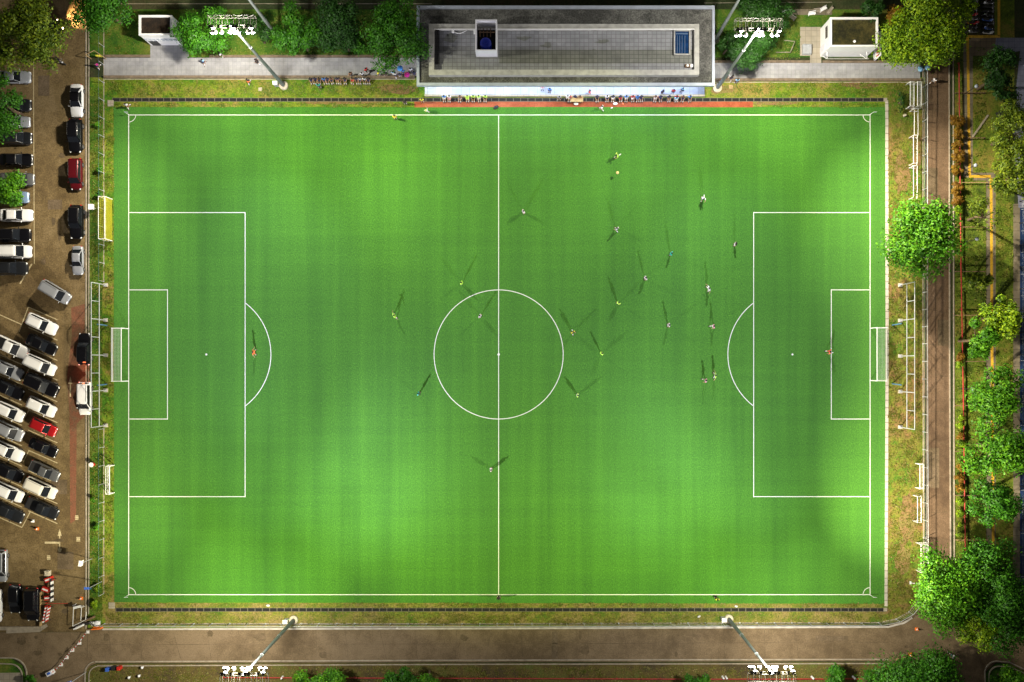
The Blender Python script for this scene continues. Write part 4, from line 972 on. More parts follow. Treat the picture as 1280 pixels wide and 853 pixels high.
# ------------------------------------------------------------------ people
SKIN=plain('skin',(.36,.20,.12),.6); HAIR=plain('black_hair',(.012,.009,.008),.7); SHOE=plain('dark_shoe',(.03,.03,.03),.6)
CL={k:plain(k+'_cloth',v,.85) for k,v in {'white':(.75,.75,.78),'pinkwhite':(.72,.60,.66),'lime':(.50,.85,.10),'yellow':(.80,.72,.05),'teal':(.02,.50,.42),'orange':(.85,.20,.06),'black':(.02,.02,.025),'navy':(.02,.03,.10),'blue':(.05,.22,.60),'lightblue':(.25,.50,.75),'red':(.55,.03,.03),'magenta':(.50,.02,.24),'grey':(.25,.25,.27),'brown':(.25,.13,.07),'pink':(.75,.35,.42)}.items()}
def skel(pose):
    d={'pel':(0,0,.93),'ch':(0,.0,1.25),'nk':(0,0,1.47),'hd':(0,.03,1.60),'ht':(0,.02,1.70),
       'sl':(-.19,0,1.41),'sr':(.19,0,1.41),'el':(-.25,-.03,1.13),'er':(.25,-.03,1.13),'wl':(-.26,.05,.89),'wr':(.26,.05,.89),'pl':(-.26,.08,.82),'pr':(.26,.08,.82),
       'hl':(-.10,0,.88),'hr':(.10,0,.88),'kl':(-.12,.02,.48),'kr':(.12,.02,.48),'al':(-.13,-.02,.09),'ar':(.13,-.02,.09),'tl':(-.15,.17,.04),'tr':(.15,.17,.04)}
    if pose=='run':
        d.update(ch=(0,.08,1.23),nk=(0,.16,1.44),hd=(0,.21,1.57),ht=(0,.21,1.67),sl=(-.19,.13,1.38),sr=(.19,.13,1.38),el=(-.30,.32,1.18),er=(.30,-.12,1.16),wl=(-.22,.50,1.32),wr=(.30,.02,.98),pl=(-.20,.56,1.37),pr=(.29,.08,.95),
                 kl=(-.11,-.15,.50),al=(-.11,-.55,.42),tl=(-.11,-.62,.25),kr=(.11,.38,.62),ar=(.11,.36,.17),tr=(.12,.53,.10))
        d['ar']=(.11,.33,.09); d['tr']=(.12,.50,.04); d['kr']=(.11,.32,.50)
    if pose=='walk':
        d.update(kl=(-.11,-.10,.48),al=(-.11,-.34,.13),tl=(-.11,-.19,.04),kr=(.11,.17,.49),ar=(.11,.28,.09),tr=(.12,.46,.04),wl=(-.26,.22,.92),wr=(.26,-.16,.90),pl=(-.26,.27,.87),pr=(.26,-.18,.83))
    if pose=='wide':
        d.update(el=(-.44,.04,1.28),er=(.44,.04,1.28),wl=(-.62,.14,1.12),wr=(.62,.14,1.12),pl=(-.68,.18,1.08),pr=(.68,.18,1.08),kl=(-.25,.10,.48),kr=(.25,.10,.48),al=(-.32,0,.09),ar=(.32,0,.09),tl=(-.38,.17,.04),tr=(.38,.17,.04),pel=(0,-.05,.88),hl=(-.10,-.05,.83),hr=(.10,-.05,.83))
    if pose=='sit':
        off=-.38
        for k in ('pel','ch','nk','hd','ht','sl','sr','el','er','hl','hr'): x,y,z=d[k]; d[k]=(x,y-.03,z+off)
        d.update(el=(-.25,.06,.78),er=(.25,.06,.78),wl=(-.16,.30,.66),wr=(.16,.30,.66),pl=(-.13,.37,.64),pr=(.13,.37,.64),kl=(-.13,.42,.52),kr=(.13,.42,.52),al=(-.13,.44,.09),ar=(.13,.44,.09),tl=(-.15,.62,.04),tr=(.15,.62,.04))
    return d
def skin_mesh(name,verts,edges,rad,mat,sub=1,root=0):
    me=bpy.data.meshes.new(name); me.from_pydata(verts,edges,[]); ob=bpy.data.objects.new(name,me); scene.collection.objects.link(ob)
    ob.modifiers.new('s','SKIN'); sb=ob.modifiers.new('u','SUBSURF'); sb.levels=sub; sb.render_levels=sub
    for i,v in enumerate(me.skin_vertices[0].data):
        v.radius=rad[i] if isinstance(rad[i],tuple) else (rad[i],rad[i]); v.use_root=(i==root)
    dg=bpy.context.evaluated_depsgraph_get(); dg.update(); out=bpy.data.meshes.new_from_object(ob.evaluated_get(dg)); out.name=name
    bpy.data.objects.remove(ob); bpy.data.meshes.remove(me); out.materials.clear(); out.materials.append(mat)
    for p in out.polygons: p.use_smooth=True
    return out
def figure(pose):
    d=skel(pose); K=['pel','ch','nk','hd','ht','sl','sr','el','er','wl','wr','pl','pr','hl','hr','kl','kr','al','ar','tl','tr']
    ix={k:i for i,k in enumerate(K)}; E=[('pel','ch'),('ch','nk'),('nk','hd'),('hd','ht'),('ch','sl'),('ch','sr'),('sl','el'),('sr','er'),('el','wl'),('er','wr'),('wl','pl'),('wr','pr'),('pel','hl'),('pel','hr'),('hl','kl'),('hr','kr'),('kl','al'),('kr','ar'),('al','tl'),('ar','tr')]
    rd={'pel':(.13,.11),'ch':(.15,.11),'nk':.058,'hd':.10,'ht':.075,'sl':.058,'sr':.058,'el':.043,'er':.043,'wl':.030,'wr':.030,'pl':.034,'pr':.034,'hl':.088,'hr':.088,'kl':.058,'kr':.058,'al':.042,'ar':.042,'tl':.038,'tr':.038}
    body=skin_mesh('body',[d[k] for k in K],[(ix[a],ix[b]) for a,b in E],[rd[k] for k in K],SKIN,2)
    # fingers, nose and ears grow out of the same body mesh
    q=MB(); 
    for s,p,wv in ((-1,'pl','wl'),(1,'pr','wr')):
        a=Vector(d[p]); dr=(a-Vector(d[wv])).normalized(); side=dr.cross(Vector((s,0,.3))).normalized()
        for i,ln in enumerate((.055,.065,.062,.048)):
            b0=a+side*(i-1.5)*.018+dr*.02; b1=b0+dr*ln*.5; b2=b1+(dr*.8+Vector((-s*.5,0,-.2))).normalized()*ln*.5
            q.tube(b0,b1,.009,.0085,5); q.tube(b1,b2,.0085,.007,5)
        b0=a-side*.03; q.tube(b0,b0-side*.03+dr*.03,.011,.009,5)
    h=Vector(d['hd']); q.tube(h+Vector((0,.085,.01)),h+Vector((0,.125,-.02)),.012,.018,6)
    for s in (-1,1): q.sphere(h+Vector((s*.098,0,0)),.028,6,4,sc=(.4,.7,1))
    bm=bmesh.new(); bm.from_mesh(body); tmp=q.mesh('t',SKIN); bm.from_mesh(tmp); bm.to_mesh(body); bm.free(); bpy.data.meshes.remove(tmp)
    def lerp(a,b,t): return tuple(Vector(d[a]).lerp(Vector(d[b]),t))
    sv=[d['pel'],d['ch'],lerp('ch','nk',.75),d['sl'],d['sr'],lerp('sl','el',.75),lerp('sr','er',.75)]
    sv[0]=tuple(Vector(d['pel'])+Vector((0,0,.02)))
    shirt=skin_mesh('shirt',sv,[(0,1),(1,2),(1,3),(1,4),(3,5),(4,6)],[(.155,.125),(.18,.135),.075,.082,.082,.068,.068],CL['white'],1,1)
    hv=[tuple(Vector(d['pel'])+Vector((0,0,.03))),d['hl'],d['hr'],lerp('hl','kl',.72),lerp('hr','kr',.72)]
    shorts=skin_mesh('shorts',hv,[(0,1),(0,2),(1,3),(2,4)],[(.15,.125),.115,.115,.095,.095],CL['white'],1)
    shoes=MB(); socks=MB()
    for s in 'lr':
        A_=Vector(d['a'+s]);T_=Vector(d['t'+s]); dd_=(T_-A_); shoes.tube(A_-dd_*.25-Vector((0,0,.03)),T_,.052,.045,8); shoes.sphere(T_,.046,8,5)
        socks.tube(A_,Vector(d['k'+s]).lerp(A_,.15),.05,.066,8)
    sh=shoes.mesh('shoes',SHOE); so=socks.mesh('socks',CL['white'])
    hr=MB(); c=Vector(d['hd'])+Vector((0,-.012,.035)); hr.sphere(c,.118,12,7,sc=(1,1.08,1.0),zmin=-.25); hm=hr.mesh('hair',HAIR)
    ey=MB()
    for s in (-1,1): ey.sphere(h+Vector((s*.036,.088,.012)),.014,6,4)
    em=ey.mesh('eyes',HAIR)
    return dict(body=body,shirt=shirt,shorts=shorts,shoes=sh,socks=so,hair=hm,eyes=em)
FIG={p:figure(p) for p in ('stand','run','walk','wide','sit')}
def person(px,py,face,pose,top,low,label,group,z=None,sock='white',h=.9):
    """face: photo direction in degrees the person looks (0 right, 90 down)"""
    x,y=W(px,py,h); z=ZL-.004 if z is None else z
    t=thing('person',label,'person',x,y,z,R(-face-90),group)
    t.scale=(1.07,1.07,1.04)
    for k,me in FIG[pose].items():
        o=bpy.data.objects.new(k,me); scene.collection.objects.link(o); o.parent=t
        c={'shirt':top,'shorts':low,'socks':sock}.get(k)
        if c: o.material_slots[0].link='OBJECT'; o.material_slots[0].material=CL[c]
    return t
GP='football players on the pitch'
for px,py,f,po,a,b,l in [
 (654.5,265,150,'stand','pinkwhite','white','player in white kit alone in the upper middle, just right of the halfway line'),
 (771.8,194.3,140,'run','lime','black','player in lime shirt running near the upper touchline just above the ball'),
 (771,286.5,220,'walk','white','navy','player in white kit midway down the field below the flying ball'),
 (879,248,100,'run','white','grey','player in white and grey nearest the top right of the field'),
 (839,317.5,200,'stand','teal','teal','goalkeeper-like player in teal in the right half upper group'),
 (919.4,305.5,190,'stand','black','white','player in black shirt highest near the right penalty area edge'),
 (577,354,200,'stand','lime','lime','player in lime kit just above the centre circle left side'),
 (493,394.8,330,'wide','lime','lime','player in lime kit with arms raised farthest left of the outfielders'),
 (600,395.2,30,'stand','pinkwhite','white','player in white kit inside the centre circle'),
 (523.3,492,20,'stand','teal','black','player in teal shirt left of the centre circle'),
 (807,348,160,'stand','pinkwhite','white','white-kitted player right below the teal player in the right half'),
 (773,379,120,'stand','lime','lime','lime-kitted player right of the centre circle, highest of the lime three'),
 (716,415.5,60,'walk','yellow','black','player in golden yellow shirt just right of the centre circle'),
 (752,442,330,'stand','lime','lime','lime-kitted player level with the centre line right of the circle'),
 (722,494.3,10,'stand','lime','white','lime-kitted player below right of the centre circle'),
 (836,406.7,180,'stand','pinkwhite','white','white-kitted player in the middle between circle and right penalty arc'),
 (885.6,361,160,'wide','white','white','white-kitted player with spread arms above the right penalty arc'),
 (891.5,408.2,170,'walk','pink','white','pinkish-shirted player standing beside the top of the right penalty arc'),
 (881.7,475.8,190,'walk','pink','grey','pink-shirted player of the low pair beside the right penalty arc'),
 (893.6,469.3,180,'wide','lime','white','lime-shirted player of the low pair beside the right penalty arc'),
 (613.8,587,0,'stand','pinkwhite','white','white-kitted player alone in the lower half just left of the halfway line')]:
    person(px,py,f,po,a,b,l,GP)
person(317.5,440.5,0,'wide','orange','orange','goalkeeper in orange kit standing by the left penalty arc','goalkeepers')
person(1037.5,440,180,'run','orange','red','goalkeeper in orange and red on the right goal area line','goalkeepers')
person(493.5,146.5,90,'stand','yellow','yellow','assistant referee in yellow on the upper touchline','match officials')
person(896,748.5,-90,'stand','yellow','black','assistant referee in yellow on the lower touchline','match officials')
person(623.3,747.5,-90,'stand','black','black','person in black at the lower end of the halfway line','match officials')
person(532.9,137.5,0,'walk','lime','white','person in lime walking on the turf beside the red strip left end','people by the top touchline')
person(752.3,135,200,'walk','white','grey','person in white walking off the red strip below the pavilion','people by the top touchline')
person(506,128,90,'stand','black','black','person in black standing left of the red strip','people by the top touchline')
person(527.5,125.8,90,'stand','yellow','brown','person in yellow at the left end of the red strip','people by the top touchline',z=.03)
x,y=W(771.9,216,1.15); m=MB(); m.sphere((0,0,0),.2,14,10); tag(m.build('football',plain('ball_panels',(.85,.55,.25),.5,var=.3,scale=12),None,(x,y,1.15)),'orange white football in the air below the lime runner','ball')
# spectators on the ledge by the left footpath
cols=['navy','black','navy','brown','navy','black','white','red','navy','white','black','grey']
GL='spectators sitting on the ledge below the left footpath'
for i,(px,c,b) in enumerate([(388,'black','navy'),(393.5,'navy','black'),(398.5,'brown','navy'),(404.5,'blue','navy'),(408.5,'navy','black'),(413.5,'brown','navy'),(421,'navy','brown'),(424,'brown','black'),(430.5,'black','navy'),(440,'brown','red'),(445.5,'navy','black'),(449,'white','navy'),(455,'white','black'),(460,'black','navy')]):
    person(px+.3,99,90+rnd.uniform(-15,15),'sit',c,b,'%s spectator from the left on the ledge by the upper left trees, %s top'%(ORD[i],c),GL,z=.02,h=.9)
GQ='people standing around the left footpath'
for px,py,f,po,c,b,l in [(398.5,107.5,90,'stand','teal','black','person in teal on the grass below the seated left row'),(453,93.5,90,'stand','white','black','person in white standing behind the right end of the seated left row'),
 (438.5,93,60,'stand','brown','black','person in brown standing behind the seated left row'),(477.7,84,120,'walk','red','white','person in red and white nearest the tree on the left footpath'),(473.5,92,20,'stand','yellow','grey','person in yellow shirt on the left footpath'),
 (481.5,93,90,'stand','black','black','person in black beside the yellow-shirted one on the left footpath'),(492,92,90,'stand','lightblue','white','person in pale blue on the left footpath left of the blue umbrella crowd'),(494.5,93.5,70,'walk','white','navy','person in white close beside the pale blue one on the left footpath'),
 (500,94.5,90,'stand','navy','grey','person in navy just left of the magenta umbrella'),(513.5,88,90,'stand','white','navy','person in white just right of the magenta umbrella'),(518,92.5,90,'stand','navy','navy','person in navy against the pavilion left edge'),(504,90,90,'stand','blue','black','person in blue behind the magenta umbrella'),
 (458,88,45,'walk','red','black','person in red walking on the open middle of the left footpath'),(310.5,101.5,90,'walk','black','orange','person in black and orange on the grass left of the mast'),(321,77,200,'walk','black','black','person in black walking under the upper left mast pole'),
 (254.5,77,90,'walk','lightblue','navy','person in pale blue at the foot of the lamp tree'),(276.5,68.5,0,'stand','white','black','person in white by the kerb right of the lamp tree'),(122,82,90,'walk','magenta','navy','person in magenta at the left end of the footpath'),
 (159,132,90,'walk','white','brown','person in white and brown at the top left corner of the turf')]:
    person(px,py,f,po,c,b,l,GQ,z=.04)
GS='spectators sitting on the pavilion ledge'
SL=[(555,'blue','white'),(561.5,'white','pink'),(575,'brown','grey'),(584,'lime','lime'),(591.5,'lime','black'),(598.5,'lime','white'),(606.5,'lime','black'),(712,'red','white'),(719,'navy','brown'),(725,'brown','red'),(746.5,'navy','black'),(759,'white','navy'),(766.5,'navy','white'),(775.5,'navy','red'),(783,'blue','white'),(791,'red','white'),(797,'blue','blue'),(801.5,'navy','navy'),(819.5,'brown','white'),(825.7,'navy','navy'),(836.5,'navy','brown'),(846,'red','black'),(854,'brown','navy'),(862.5,'blue','navy')]
for i,(px,c,b) in enumerate(SL):
    wd=('%s spectator from the left on the pale pavilion ledge, %s top'%(ORD[i],c)) if i<12 else ('%s spectator from the right on the pale pavilion ledge, %s top'%(ORD[len(SL)-1-i],c))
    person(px,121.3,90+rnd.uniform(-12,12),'sit',c,b,wd,GS,z=.03)
GT='people standing on the pavilion apron and red strip'
for px,py,f,po,c,b,l in [(678,110,90,'stand','pink','white','person in pink alone on the middle of the pavilion apron'),(687,113,100,'stand','blue','navy','person in blue beside the pink one on the pavilion apron'),(737,115.5,0,'walk','red','brown','person in red on the apron right of the wooden table'),
 (709.5,121.5,90,'stand','white','white','person in white at the left end of the wooden table'),(699,123,90,'stand','grey','black','person in grey on the red strip left of the wooden table'),(845,124,90,'stand','lightblue','white','person in pale blue standing on the red strip right part'),(828,115,60,'stand','navy','black','person in navy standing behind the right part of the ledge'),(841.5,114.5,100,'stand','red','navy','person in red standing behind the right part of the ledge'),(853,112.5,120,'stand','lightblue','navy','person in pale blue standing on the right end of the apron'),
 (901.6,100.5,90,'stand','brown','black','person in brown by the upper right mast base'),(907.5,96.5,90,'walk','navy','black','person in navy on the path right of the pavilion corner'),(914.5,97,60,'walk','black','navy','person in black on the path right of the pavilion corner'),(921,101.5,90,'stand','lightblue','black','person in pale blue at the ledge right of the pavilion corner')]:
    person(px,py,f,po,c,b,l,GT,z=.035)
person(1167,101,120,'walk','white','grey','person in white walking at the top of the right hand road','people on the roads',z=.03)
person(1190,820,30,'walk','white','lightblue','person in white crossing the lower right road junction','people on the roads',z=.02)
def umbrella(px,py,col,label,r=.6):
    x,y=W(px,py,2.0); t=thing('umbrella',label,'umbrella',x,y,.03)
    m=MB(); n=8
    vs=[(0,0,2.12)]+[(r*.6*math.cos(2*math.pi*i/n),r*.6*math.sin(2*math.pi*i/n),2.03) for i in range(n)]+[(r*math.cos(2*math.pi*i/n),r*math.sin(2*math.pi*i/n),1.88) for i in range(n)]
    m.add(vs,[(0,1+i,1+(i+1)%n) for i in range(n)]+[(1+i,n+1+i,n+1+(i+1)%n,1+(i+1)%n) for i in range(n)]); m.build('canopy',CL[col],t)
    m=MB(); m.tube((0,0,.9),(0,0,2.15),.015,.015,6); m.tube((0,0,0),(0,0,.9),.012,.012,6); m.build('shaft',M['darkmetal'],t)
umbrella(508.6,93.3,'magenta','magenta umbrella in the crowd left of the pavilion',.4)
umbrella(499.8,85.5,'blue','blue umbrella against the tree left of the pavilion',.42)
umbrella(1151,86,'lightblue','left of two pale blue umbrellas at the right end of the footpath',.42)
umbrella(1159.8,84.5,'lightblue','right of two pale blue umbrellas at the right end of the footpath',.4)
# table, bags, cones
x,y=W(721,124,.75); t=thing('wooden_table','pale wooden table on the red strip in front of the pavilion','table',x,y,.03)
m=MB(); m.box(-.9,-.4,.70,.9,.4,.75); m.build('tabletop',M['wood'],t)
for sx in (-1,1):
    for sy in (-1,1): m=MB(); m.box(sx*.8-.03,sy*.32-.03,0,sx*.8+.03,sy*.32+.03,.70); m.build('leg',M['wood'],t)
def bag(px,py,col,label,s=.28):
    x,y=W(px,py); m=MB(); m.sphere((0,0,.16),s,10,6,sc=(1.2,.7,.6)); m.tube((-.12,0,.3),(0,0,.42),.02,.02,5); m.tube((0,0,.42),(.12,0,.3),.02,.02,5)
    tag(m.build('kit_bag',CL[col],None,(x,y,.03),rnd.uniform(-.6,.6)),label,'bag')
bag(720,130.5,'white','white kit bag on the red strip below the wooden table'); bag(769,130.3,'white','white kit bag on the red strip left of the orange cone'); bag(620,134.8,'black','black kit bag on the edge of the turf beside the halfway line',.34)
bag(764.5,135.5,'white','small white bag on the turf right of the person in white',.14); bag(575,123.5,'grey','grey kit bag at the feet of the seated brown-topped spectator',.3); bag(824,122.3,'red','small red bag by the ledge near the pavilion right end',.2)
bag(335.5,756.8,'white','white bag in the dry grass between the bottom touchline and the drain',.22); bag(920,757.8,'white','white bag in the dry grass near the lower right official',.2); bag(873.5,770.5,'white','pale bag in the grass left of the lower right mast',.2)
def cone(px,py,label,s=.4,mat='orange'):
    x,y=W(px,py); m=MB(); m.box(-s*.45,-s*.45,0,s*.45,s*.45,.04); m.tube((0,0,.04),(0,0,s*1.5),s*.36,s*.06,12); m.tube((0,0,s*.6),(0,0,s*.9),s*.27,s*.19,12,1)
    tag(m.build('traffic_cone',[M[mat],M['white']],None,(x,y,.03)),label,'cone')
cone(778.5,130,'small orange cone on the red running strip right of the white bag',.3)
cone(41.5,651.5,'white topped marker cone below the angled bays',.45,'white'); cone(47,661,'orange cone below the white marker near the angled bays',.5)
cone(102,748,'orange cone beside the white sign at the car park exit',.5); cone(1145.5,786.5,'orange cone on the bottom road by the huge tree',.5); cone(1137.5,818.5,'orange cone at the lower kerb beside the two round planters',.6)
x,y=W(117,580.5); m=MB(); m.tube((0,0,0),(0,0,.75),.25,.32,14); m.tube((0,0,.75),(0,0,.82),.34,.30,14,1); tag(m.build('litter_bin',[M['red'],M['white']],None,(x,y,0)),'red and white litter bin in the left verge above the small goal','bin')
x,y=W(113,258.5,1.6); t=thing('meter_box','white box on a short post in the verge beside the black SUV','box',x,y); m=MB(); m.box(-.32,-.36,1.15,.32,.36,1.6); m.build('box',M['white'],t); m=MB(); m.tube((0,0,0),(0,0,1.15),.05,.05,8); m.build('post',M['steel'],t)

# ------------------------------------------------------------------ trees
tree(36,46,47,'olive','big olive brown lit tree filling the upper left corner',6.5,leaf=.36)
tree(0,130,36,'green','dark green tree on the left edge over the nose-out cars',5.5,sy=1.35)
tree(7,240,27,'bright','small bright green tree on the left edge over a light blue car',4,3.5)
tree(127,8,38,'green','green tree at the top edge left of the small white hut',6)
tree(256,42,34,'green','dark tree below the glowing upper left lamp rack, right of the small hut',7,sy=1.15)
tree(318,38,20,'dark','dim tree between the two upper left mast poles',5)
tree(372,44,31,'green','green tree right of the bare upper left pole, overhanging the path',6,sy=1.15)
tree(425,30,36,'dark','darker tree in the middle of the clump left of the pavilion',6)
tree(428,48,24,'green','low green tree at the front of the clump left of the pavilion',5)
tree(495,44,40,'green','rightmost tree of the clump, touching the pavilion left corner',6.5,sy=1.1)
tree(941,66,33,'dark','bluish green tree under the glowing upper right lamp rack',6,sy=.75)
tree(955,20,36,'dark','dim green tree on the top edge behind the upper right lamp rack',5)
tree(912,55,14,'dark','small dark tree between the bare pole and the upper right rack',4)
tree(1152,38,50,'yellow','large yellow-green tree right of the bigger white hut',6.5)
tree(1088,12,15,'dark','small dark tree at the top edge behind the bigger white hut',4)
tree(1118,20,14,'orange','rusty bush beside the yellow-green tree on its left',2.5)
tree(1249,95,28,'dark','oval dark green tree over the blue-grey plaza',6,sy=1.5)
tree(1268,168,34,'olive','yellowish olive tree on the right edge below the plaza',6,sy=1.1)
tree(1268,220,28,'olive','lower olive tree on the right edge above the blue court',6)
tree(1158,296,50,'bright','big round bright green tree over the right hand road',6,sy=.92,leaf=.42)
tree(1232,268,24,'olive','sparse thin-leaved tree right of the big round tree',5,n=900,sparse=.6)
tree(1228,354,22,'olive','small dull green tree below the sparse tree',4,sy=.75)
tree(1251,396,28,'yellow','yellow-green tree over the blue court edge, right one of a touching pair',5.5,leaf=.4)
tree(1222,425,25,'bright','bright tree over the red rail, left one of a touching pair',5.5,leaf=.4)
tree(1246,490,36,'bright','round bright tree directly below the touching pair',5.5,leaf=.4)
tree(1246,561,41,'bright','widest bright tree in the right hand column',5.5,sy=.8,leaf=.4)
tree(1240,627,34,'green','dull green tree below the widest bright tree',5.5,sy=.8,leaf=.4)
tree(1228,714,42,'green','upper green crown of the huge lower right clump',6.5)
tree(1178,738,50,'bright','large bright green crown reaching over the bottom road bend',7,leaf=.34,sy=1.05)
tree(1255,765,46,'green','dark crown at the right edge of the lower right clump',6.5)
tree(1222,775,34,'yellow','low yellow-green crown hanging over the lower right junction',6)
tree(1145,855,58,'green','big dark green tree cut by the bottom edge on the right',5.5,sy=.6)
tree(1044,846,17,'green','small green tree on the bottom edge left of the big dark one',3.5)
tree(1085,853,12,'green','low bush on the bottom edge beside the big dark tree',2.5)
tree(398,853,30,'bright','bright bush on the bottom edge right of the lower left lamp rack',3.5,sy=.55)
tree(500,852,22,'green','left one of two neighbouring green bushes on the bottom edge',3,sy=.7)
tree(534,848,16,'bright','right one of two neighbouring green bushes on the bottom edge',3,sy=.9)
tree(870,855,20,'green','green bush on the bottom edge left of the lower right lamp rack',3,sy=.5)
tree(1258,850,22,'bright','round bright bush in the lower right road island',2.2,2.2)
tree(1205,8,20,'yellow','yellow-green crown top at the upper edge left of the motorbikes',5)
tree(40,847,8,'green','low green plant at the end of the barrier tape',1,1,leaf=.2,cat='bush')
# verge plants on the left
for px,py,r,k,l in [(124,212,5,'bright','small plant on the left fence beside the maroon car'),(122,156,4,'bright','small plant on the left fence beside the upper black car'),(123,243,4,'green','small plant on the left fence just above the yellow goal'),(120,660,4,'bright','small plant below the small left goal'),(122,735,5,'yellow','yellowish plant above the blue sign'),(118,755,6,'yellow','yellowish plant below the blue sign'),(116,625,3.5,'bright','tiny plant below the small left goal'),(127,28,6,'green','plant at the upper end of the left fence')]:
    tree(px,py,r,k,l,.6,.8,leaf=.2,name='verge_plant',group='plants along the left fence',cat='plant')
# hedge shrubs along the right road
hy=[(152,9,'orange'),(168,8,'orange'),(182,7,'orange'),(196,9,'orange'),(212,8,'orange'),(237,8,'orange'),(252,8,'orange'),(263,6,'yellow')]+[(447,6,'orange'),(455,5,'yellow'),(522,5,'yellow'),(533,5,'yellow'),(545,5,'orange'),(555,5,'yellow'),(585,5,'orange'),(597,6,'orange'),(610,5,'orange'),(627,5,'yellow'),(643,5,'yellow'),(656,4,'yellow'),(668,4,'yellow')]
for i,(y_,r,k) in enumerate(hy):
    wh='%s %s shrub down the upper part of the red rail by the right road' if i<8 else '%s %s shrub down the lower part of the red rail by the right road'
    tree(1197 if y_<300 else 1200,y_,r,k,wh%(ORD[i if i<8 else i-8],'rusty' if k=='orange' else 'yellowish'),.7,1.0,leaf=.2,name='hedge_shrub',group='shrubs along the red rail',cat='shrub')

# grass tufts that roughen the verges
M['tuft']=leaf_mat('tuft_blades',(.05,.10,.006),(.12,.17,.012),(.24,.22,.06))
M['tuft_dry']=leaf_mat('dry_tuft_blades',(.07,.10,.008),(.15,.15,.02),(.26,.19,.08))
def tufts(name,label,regions,n,mat,seed,skip=()):
    q=random.Random(seed); V=[];F=[]
    ar=[abs((c-a)*(d-b)) for a,b,c,d in regions]; tot=sum(ar)
    for (a,b,c,d),A in zip(regions,ar):
        k=int(n*A/tot); cl=[(q.uniform(a,c),q.uniform(b,d)) for _ in range(max(4,k//60))]
        for _ in range(k):
            if q.random()<.55: cx,cy=q.choice(cl); px=q.gauss(cx,3.5); py=q.gauss(cy,2.2)
            else: px,py=q.uniform(a,c),q.uniform(b,d)
            if not(a-.8<px<c+.8 and b-.8<py<d+.8) or any(s0<px<s2 and s1<py<s3 for s0,s1,s2,s3 in skip): continue
            x,y=W(px,py); ss=q.uniform(.08,.26); th=q.uniform(0,6.28); u=Vector((math.cos(th),math.sin(th),0)); o=len(V); z=.035
            t=Vector((q.uniform(-.6,.6),q.uniform(-.6,.6),1)).normalized(); v=u.cross(t).normalized()
            c0=Vector((x,y,z+ss*.25)); V += [c0+u*ss*.5,c0+v*ss*.35,c0-u*ss*.5,c0-v*ss*.35]; F.append((o,o+1,o+2,o+3))
    m=MB(); m.add(V,F); tag(m.build(name,mat),label,'grass',kind='stuff')
SK=[(516,122,942,135),(120,121,1110,128.5),(525,90,885,122)]
tufts('grass_tufts','uneven tufts of yellow-green grass on the verge above the pitch',[(132,101,530,121),(884,104,1150,121.5),(132,128.5,517,134.5),(942,128.5,1105,134.5)],9000,M['tuft'],1,SK)
tufts('grass_tufts','uneven tufts of dry grass on the verge below the pitch',[(133,754,1106,759.5),(133,765.5,1112,780)],9000,M['tuft_dry'],2)
tufts('grass_tufts','uneven tufts of grass on the verge left of the pitch',[(112.5,110,128.5,775),(130.5,130,142.5,752)],9000,M['tuft'],3)
tufts('grass_tufts','uneven tufts of dry grass on the verge right of the pitch',[(1110.5,104,1152,770)],13000,M['tuft_dry'],4)
tufts('grass_tufts','rough grass of the lawn between the right road and the blue court',[(1194,60,1232,690),(1245,230,1266,690)],12000,M['tuft'],5,[(1204,50,1217,222),(1216,216,1245,226)])
tufts('grass_tufts','rough grass of the strip along the bottom edge',[(112,834,1110,852)],6000,M['tuft_dry'],6)
tufts('grass_tufts','rough grass of the lawns behind the top footpath',[(132,14,172,70),(240,14,520,69),(895,22,1000,76)],7000,M['tuft'],7)

# ------------------------------------------------------------------ right side furniture
def railing(pts,label,mat='redrail',h=.55,step=3,r=.09,z2=None):
    P=[Vector((*W(*p),0)) for p in pts]; c=P[0].lerp(P[-1],.5); t=thing('low_rail',label,'rail',c.x,c.y)
    m=MB(); 
    for a,b in zip(P[:-1],P[1:]): m.tube(a-c+Vector((0,0,h)),b-c+Vector((0,0,h)),r,r,6)
    m.build('rail',M[mat],t); n=0
    for a,b in zip(P[:-1],P[1:]):
        k=max(1,round((b-a).length/step))
        for i in range(k+1):
            q=MB(); p=(a-c).lerp(b-c,i/k); q.tube(p,p+Vector((0,0,h)),.05,.05,6); q.build('post',M[mat],t); n+=1
railing([(1196.5,80),(1199,330),(1202,500),(1204.5,695)],'long red rail between the right hand road and the lawn',step=6.2,r=.085)
railing([(280,845.5),(880,847.5),(1160,847)],'long red rail along the bottom edge of the photo',step=6,r=.075,h=.6)
for i,y_ in enumerate((117,173,228.5,284,339.5,394,451.5,506.5,563.5,618.5,674)):
    x,y=W(1193,y_+.5); L=(37 if i not in (2,5,10) else 40)/S; m=MB(); z=.45
    pos=W(1193,y_,z); t=thing('cross_bar','%s thin bar from the top crossing the verge from the right road kerb'%ORD[i],'metal bar',x,y,0,0,'cross bars over the right verge')
    m.box(0,-.05,z-.05,L,.05,z+.03); m.build('bar',M['wood'] if i in (2,5,10) else M['brown'],t)
    for xx in (.05,L-.05): m=MB(); m.box(xx-.04,-.04,0,xx+.04,.04,z-.05); m.build('post',M['brown'],t)
